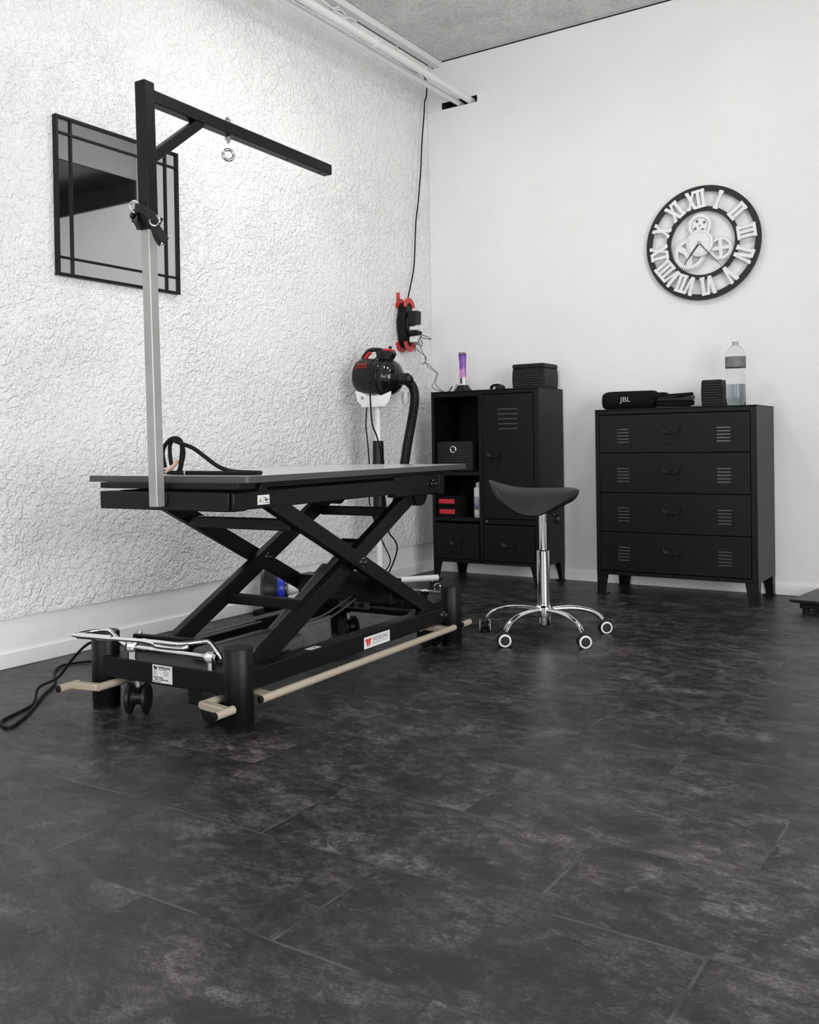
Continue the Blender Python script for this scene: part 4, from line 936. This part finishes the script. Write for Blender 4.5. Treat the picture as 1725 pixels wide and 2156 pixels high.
# taupe foot bars
zf = .083; rf = .0118
def footbar(X, Xi, sgn):
    def seg(Ya, Yb, xx, nm='foot_bar'):
        o = MB().cyl((xx, Ya, zf), (xx, Yb, zf), rf, n=24).build(nm, 'beige', t); return o
    for Ya, Yb in ((-.150, -.078), (.040, 1.205), (1.270, 1.335)):
        o = seg(Ya, Yb, X)
        MB().lathe([(rf*.93, 0), (rf*.93, .003), (rf*.6, .006), (.0005, .006)], (X, Ya, zf), (0, -1, 0), 24).build('end_cap', 'rubber', o)
    for Ya, Yb, (ga, gb) in ((-.085, .125, ((-.122, -.070), (.048, .128))), (1.13, 1.305, ((1.125, 1.185), (1.268, 1.31)))):
        if sgn < 0 and Ya > .5: continue
        seg(Ya, Yb, Xi, 'foot_bar_inner')
    for (Ya, Yb, Xa, Xb) in ((-.112, -.066, X, Xi), (.055, .115, X, Xi), (1.13, 1.19, X, Xi), (1.275, 1.31, X, Xi)):
        if sgn < 0 and Ya > .5: continue
        lo, hi = min(Xa, Xb), max(Xa, Xb)
        P = [(Xa, Ya if Ya < .5 else Ya), (Xa, Yb-.02), (Xb, Yb), (Xb, Ya+.02)]
        MB().prism(P, (0, 0, zf-.0105), (1, 0, 0), (0, 1, 0), (0, 0, .021)).build('foot_bar_gusset', 'beige', t, bevel=.004)
footbar(.047, -.062, 1); footbar(-.572, -.478, -1)
# table casters
def caster(X, Y, rot, R=.046):
    a = math.radians(rot); ax = V((math.cos(a), math.sin(a), 0)); c = V((X, Y, R))
    st_ = MB().cyl((X, Y, R+.03), (X, Y, .105), .008, n=14).build('caster_stem', 'steel', t)
    mb = MB().lathe([(.016, 0), (.026, .012), (.020, .03), (.026, .048), (.016, .06)], c-ax*.030+V((0, 0, .002)), ax, 24)
    mb.box(X-.017, X+.017, Y-.017, Y+.017, R+.024, R+.036); mb.build('caster_fork', 'plastic', st_)
    for sg in (-1, 1):
        MB().lathe([(.034, 0), (R, .003), (R, .012), (.040, .016), (.020, .014), (.001, .014)], c+ax*(.017*sg), ax*sg, 36).build('caster_wheel', 'plastic', st_)
caster(-.385, -.012, 31); caster(-.105, .03, 80, .05); caster(-.060, 1.20, 70, .045); caster(-.44, 1.19, 60, .045)
# link plate of the far caster lift
mb = MB().box(-.495, -.30, 1.135, 1.140, .135, .172); mb.build('lift_link', 'damp', t, bevel=.004)
for X in (-.38, -.335): MB().cyl((X, 1.136, .152), (X, 1.126, .152), .010, n=16).build('link_pin', K, t)
# control boxes under the near rail
MB().box(-.205, -.115, .01, .09, .045, .103).build('control_box', 'plastic', t, bevel=.006)
# actuator
P0, P1 = V((-.26, .43, .135)), V((-.235, .905, .425)); d = (P1-P0)
MB().cyl(P0, P0+d*.66, .026, n=28).build('actuator_tube', 'greycoat', t)
MB().cyl(P0+d*.64, P0+d*.72, .031, n=28).build('actuator_collar', 'damp', t)
MB().cyl(P0+d*.72, P1, .016, n=20).build('actuator_rod', 'damp', t)
MB().cyl(P1+V((-.03, 0, 0)), P1+V((.05, 0, 0)), .022, n=18).build('actuator_head', 'plastic', t)
MB().prism([(.27, .135), (.33, .105), (.49, .112), (.47, .165), (.37, .19)], (-.275, 0, 0), (0, 1, 0), (0, 0, 1), (.060, 0, 0)).build('actuator_motor', 'greyplas', t, bevel=.012, seg=3)
for dx, dz in ((0, 0), (.018, -.012)):
    MB().tube([(-.21+dx, .12, .199+dz), (-.20+dx, .30, .200+dz), (-.20+dx, .50, .199+dz), (-.20+dx, .62, .193+dz), (-.20+dx, .711, .201+dz), (-.20+dx, .863, .240+dz), (-.20+dx, .927, .262+dz)], .0032, 8).build('actuator_line', 'greycoat', t)
# damper lever at the near left
MB().bar((-.530, .11, .196), (-.30, .17, .186), .018, .022).build('release_lever', K, t, bevel=.004)
MB().cyl((-.520, .10, .170), (-.520, .125, .212), .010, n=14).build('lever_pin', 'steel', t)
# chrome wheel-lift pedal
tp = MB(); tp.cyl((-.385, -.016, .200), (-.070, -.016, .200), .0068, n=16); tp.build('pedal_shaft', 'chrome', t)
loop = [(-.030, -.030, .202), (-.050, -.02, .212), (-.095, -.010, .240), (-.115, -.02, .243), (-.16, -.070, .241), (-.255, -.075, .240), (-.40, -.098, .240), (-.535, -.112, .240), (-.553, -.100, .240), (-.550, -.05, .2395), (-.523, -.012, .239), (-.505, -.008, .236), (-.478, -.010, .222), (-.44, -.014, .204), (-.405, -.016, .200)]
MB().ring_sweep(catmull(loop, 6), .0062, 12).build('pedal_loop', 'chrome', t)
MB().cyl((-.400, -.0965, .240), (-.530, -.1115, .240), .0092, n=16).build('pedal_sleeve', 'chrome', t)
MB().tube([(-.290, -.079, .240), (-.255, -.075, .236), (-.245, -.070, .228), (-.16, -.060, .227), (-.14, -.05, .232)], .0078, 12).build('pedal_sleeve', 'chrome', t)
for X in (-.404, -.086):
    o = MB().lathe([(.0125, .160), (.0125, .186), (.020, .190), (.022, .200), (.018, .212), (.010, .216)], (X, -.016, 0), n=8).build('pedal_clamp', 'chrome', t)
    MB().cyl((X-.020, -.016, .200), (X+.022, -.016, .200), .0115, n=6).build('clamp_nut', 'chrome', o)
# the far pedal
MB().cyl((-.30, 1.265, .205), (-.045, 1.265, .205), .006, n=14).build('pedal_shaft', 'chrome', t)
MB().lathe([(.011, .160), (.011, .188), (.018, .192), (.019, .208), (.009, .214)], (-.115, 1.262, 0), n=8).build('pedal_clamp', 'chrome', t)
MB().torus((-.062, 1.275, .222), (0, 1, 0), .014, .004, -.6, 3.6, 20, 8).build('pedal_hook', 'chrome', t)
# name plates and stickers
np_ = MB().box(-.300, -.221, -.0352, -.0344, .110, .162).build('name_plate', 'sticker', t, smooth=False)
yp = -.0354
def tx(s, size, x, z, m='ink', xs=1.0, b=0.0): text_obj(s, size, (x, yp, z), (1, 0, 0), (0, 0, 1), 'print', m, np_, .00015, 'LEFT', xs, b)
MB().prism([(-.296, .158), (-.286, .158), (-.285, .154), (-.281, .158), (-.279, .158), (-.283, .147), (-.286, .151), (-.288, .147), (-.291, .148)], (0, yp, 0), (1, 0, 0), (0, 0, 1), (0, -.0003, 0)).build('logo_mark', 'ink', np_, smooth=False)
tx('WESSELING', .0096, -.2765, .1515, b=.0003); tx('electric grooming tables', .0034, -.2765, .1475)
for k in range(4): tx('industrie 12', .0030, -.2965, .1425-.0034*k, 'greyink'); tx('tel 0495  450 70', .0030, -.2550, .1425-.0034*k, 'greyink')
tx('MODEL: Matrix', .0062, -.2965, .1235, b=.0002); tx('-YEAR   CLASSIC 2000', .0056, -.2940, .1175, xs=1.05, b=.0002); tx('Made in Holland', .0045, -.2965, .1122, b=.0001); tx('C E', .0048, -.2370, .1120)
s2 = MB().box(.0063, .0072, .632, .796, .1045, .1440).build('name_plate', 'sticker', t, smooth=False)
Y_ = V((0, 1, 0)); Z_ = V((0, 0, 1))
text_obj('WESSELING', .0205, (.0075, .684, .1235), Y_, Z_, 'print', 'greyink', s2, .0002, 'LEFT', .92, .0002)
text_obj('makes professionals work better', .0062, (.0075, .684, .1155), Y_, Z_, 'print', 'greyink', s2, .0001, 'LEFT', 1.13)
P = [(.640, .137), (.654, .137), (.656, .130), (.659, .137), (.676, .137), (.678, .132), (.672, .131), (.669, .118), (.664, .110), (.661, .119), (.656, .112), (.651, .111), (.647, .122), (.642, .128)]
MB().prism(P, (.0073, 0, 0), (0, 1, 0), (0, 0, 1), (.0004, 0, 0)).build('logo_mark', 'redink', s2, smooth=False)
MB().box(.0076, .0079, .655, .6562, .116, .131).build('logo_gap', 'sticker', s2, smooth=False)
s3 = MB().box(-.022, .003, .338, .392, .1603, .1609).build('rail_sticker', 'sticker', t, smooth=False)
MB().box(-.016, -.006, .368, .380, .1610, .1612).build('print', 'greyink', s3, smooth=False)
# grooming arm: lower post, sleeve, top arm, brace
def lean(x, z): return x-.020*(z-.63)/1.21
pX, pY = -.248, -.0555
mb = MB(); a = .0160; z0, z1 = .628, 1.47
mb.hexa([(lean(pX, z)+sx_*a, pY+sy_*a, z) for z in (z0, z1) for sx_, sy_ in ((-1, -1), (1, -1), (1, 1), (-1, 1))])
mb.build('lower_post', 'steel', t, smooth=False, bevel=.0025)
MB().box(-.268, -.225, -.0405, -.034, .632, .668).build('post_bracket', K, t, bevel=.002)
mb = MB(); a = .0200; z0, z1 = 1.428, 1.858
mb.hexa([(lean(pX, z)+sx_*a, pY+sy_*a, z) for z in (z0, z1) for sx_, sy_ in ((-1, -1), (1, -1), (1, 1), (-1, 1))])
mb.build('post_sleeve', K, t, smooth=False, bevel=.003)
aX = lean(pX, 1.82)
MB().box(aX-.019, aX+.019, -.036, .852, 1.800, 1.838).build('top_arm', K, t, smooth=False, bevel=.003)
MB().bar((aX, -.040, 1.640), (aX, .172, 1.806), .030, .030, (0, 0, 1)).build('brace', K, t, smooth=False, bevel=.003)
for Y in (.604, .80): MB().cyl((aX+.002, Y, 1.7992), (aX+.002, Y, 1.802), .006, n=14).build('arm_hole_shade', 'gapshade', t)
MB().cyl((aX, .301, 1.775), (aX, .301, 1.842), .0045, n=12).build('eye_bolt', 'zinc', t)
ei = MB().torus((aX, .301, 1.738), (.75, -.66, 0), .0170, .0050, -3.6, 2.3, 36, 10); ei.build('eye_ring', 'zinc', t)
MB().lathe([(.010, 1.785), (.010, 1.795), (.006, 1.799)], (aX, .301, 0), n=6).build('eye_nut', 'zinc', t)
MB().lathe([(.009, 1.838), (.010, 1.842), (.009, 1.852), (.004, 1.858)], (aX, .301, 0), n=16).build('eye_nut', 'zinc', t)
# clamp knob at the sleeve foot
kx = lean(pX, 1.47)-.020
kb = MB().lathe([(.007, 0), (.010, .008), (.012, .016), (.008, .022)], (kx, pY, 1.475), (-1, 0, 0), 20).build('clamp_knob', 'gloss', t)
mb = MB()
for k in range(6):
    a = PI/3*k; mb.ball((kx-.030, pY+.013*math.cos(a), 1.475+.013*math.sin(a)), .0095, (.9, 1, 1), 12)
mb.ball((kx-.030, pY, 1.475), .014, (.6, 1, 1), 12); mb.build('knob_star', 'gloss', kb)

def W(x, y, z):   # table frame -> world
    c, s = math.cos(TA), math.sin(TA); return V((TO.x+x*c-y*s, TO.y+x*s+y*c, z))
def Wl(l): return [W(*q) for q in l]
# collar strap hung round the post
t = thing('collar_strap', W(-.25, -.08, 1.44), 'charcoal webbing collar with two chrome D-rings on the post', 'collar')
mb = MB()
def ribbon(mb, pts, wd, th, hint):
    P = catmull(pts, 6); n = len(P); rings = []
    for i, q in enumerate(P):
        d = (P[min(i+1, n-1)]-P[max(i-1, 0)]).normalized(); hh = V(hint); b = (hh-d*hh.dot(d)).normalized(); a = d.cross(b)
        rings.append([mb.bm.verts.new(q+b*(wd/2*s1)+a*(th/2*s2)) for s1, s2 in ((-1, -1), (1, -1), (1, 1), (-1, 1))])
    for r1, r2 in zip(rings, rings[1:]):
        for k in range(4): mb.bm.faces.new((r1[k], r1[(k+1) % 4], r2[(k+1) % 4], r2[k]))
    mb.bm.faces.new(rings[0][::-1]); mb.bm.faces.new(rings[-1]); return mb
ribbon(MB(), Wl([(-.290, -.062, 1.480), (-.283, -.084, 1.487), (-.266, -.096, 1.487), (-.240, -.100, 1.478), (-.218, -.098, 1.464), (-.204, -.090, 1.450), (-.196, -.07, 1.44)]), .024, .004, (.25, -.1, 1)).build('top_band', 'strap', t)
ribbon(MB(), Wl([(-.215, -.088, 1.446), (-.206, -.090, 1.425), (-.200, -.089, 1.405), (-.193, -.086, 1.388), (-.185, -.082, 1.376)]), .020, .003, (1, .3, .3)).build('hanging_band', 'strap', t)
ribbon(MB(), Wl([(-.205, -.092, 1.436), (-.190, -.093, 1.418), (-.176, -.092, 1.401), (-.168, -.090, 1.388), (-.160, -.088, 1.380)]), .022, .006, (1, .2, .8)).build('hanging_band', 'strap', t)
ribbon(MB(), Wl([(-.286, -.074, 1.470), (-.278, -.088, 1.452), (-.273, -.088, 1.440), (-.268, -.086, 1.428)]), .014, .004, (1, 0, .3)).build('buckle_tab', 'plastic', t)
MB().tube(Wl([(-.252, -.098, 1.493), (-.270, -.093, 1.506), (-.284, -.090, 1.510), (-.298, -.088, 1.506), (-.302, -.086, 1.497), (-.296, -.086, 1.486), (-.277, -.092, 1.474)]), .0024, 8).build('d_ring', 'chrome', t)
MB().tube(Wl([(-.206, -.104, 1.442), (-.197, -.110, 1.430), (-.181, -.112, 1.4215), (-.168, -.112, 1.422), (-.161, -.111, 1.431), (-.166, -.110, 1.442), (-.177, -.106, 1.450)]), .0026, 8).build('d_ring', 'chrome', t)
MB().ball(W(-.173, -.088, 1.374), .006).build('snap_hook', 'chrome', t)
# leash on the table
t = thing('leash', W(-.2, .115, .716), 'black rope leash looped on the tabletop beside the post', 'leash')
r = .0064
mb = MB()
mb.tube(Wl([(-.395, .125, .738), (-.405, .127, .770), (-.400, .124, .795), (-.372, .120, .821), (-.343, .120, .829), (-.321, .120, .819), (-.317, .120, .797), (-.321, .120, .761), (-.330, .121, .730), (-.345, .125, .7215)]), r, 10)
mb.tube(Wl([(-.375, .132, .745), (-.381, .133, .781), (-.377, .132, .812), (-.354, .131, .828), (-.332, .131, .815), (-.321, .131, .785), (-.327, .131, .757), (-.338, .131, .7225)]), r, 10)
mb.tube(Wl([(-.345, .112, .822), (-.310, .111, .811), (-.262, .110, .797), (-.215, .110, .771), (-.174, .110, .747), (-.139, .110, .733), (-.098, .113, .725), (-.029, .118, .7225), (-.004, .115, .7220), (-.003, .106, .7220), (-.029, .100, .7215), (-.098, .098, .7215), (-.180, .100, .7215), (-.253, .103, .7215), (-.290, .105, .7215), (-.317, .108, .7215), (-.339, .109, .7215), (-.372, .111, .7225), (-.398, .116, .726)]), r, 10)
mb.build('rope', 'rubber', t)
MB().ring_sweep(catmull(Wl([(-.372, .108, .7235), (-.352, .108, .735), (-.338, .110, .747), (-.329, .112, .758)]), 5), .0080, 12, flat=(1.25, .6)).build('leather_slide', 'foil', t)
MB().cyl(W(-.289, .1035, .7215), W(-.284, .1035, .7215), .0068, n=16).build('crimp', 'chrome', t)
MB().torus(W(-.326, .122, .763), (.2, 0, 1), .0065, .0018, n=20, m=8).build('small_ring', 'chrome', t)
ORI = V((0, 0, 0))
# mains cord of the table on the floor
cord_pts = [W(-.50, .03, .190), W(-.575, -.01, .196), W(-.625, -.005, .178), W(-.680, .0, .138), W(-.722, 0, .098), W(-.765, 0, .060), (.452, -3.17, .030), (.50, -3.22, .006), (.548, -3.278, .005), (.601, -3.398, .005), (.642, -3.428, .005), (.683, -3.439, .005), (.676, -3.411, .005),
               (.60, -3.31, .005), (.47, -3.17, .0055), (.380, -3.06, .0055), (.303, -2.998, .0055), (.267, -2.975, .0055), (.21, -2.93, .0055), (.165, -2.87, .0055), (.170, -2.82, .0055), (.197, -2.764, .0055), (.26, -2.68, .0055)]
def to_table(q):
    q = V(q)-TO; c, s_ = math.cos(TA), math.sin(TA); return V((q.x*c+q.y*s_, -q.x*s_+q.y*c, q.z))
MB().tube([to_table(q) for q in cord_pts], .0045, 8).build('mains_cord', 'rubber', TABLE)
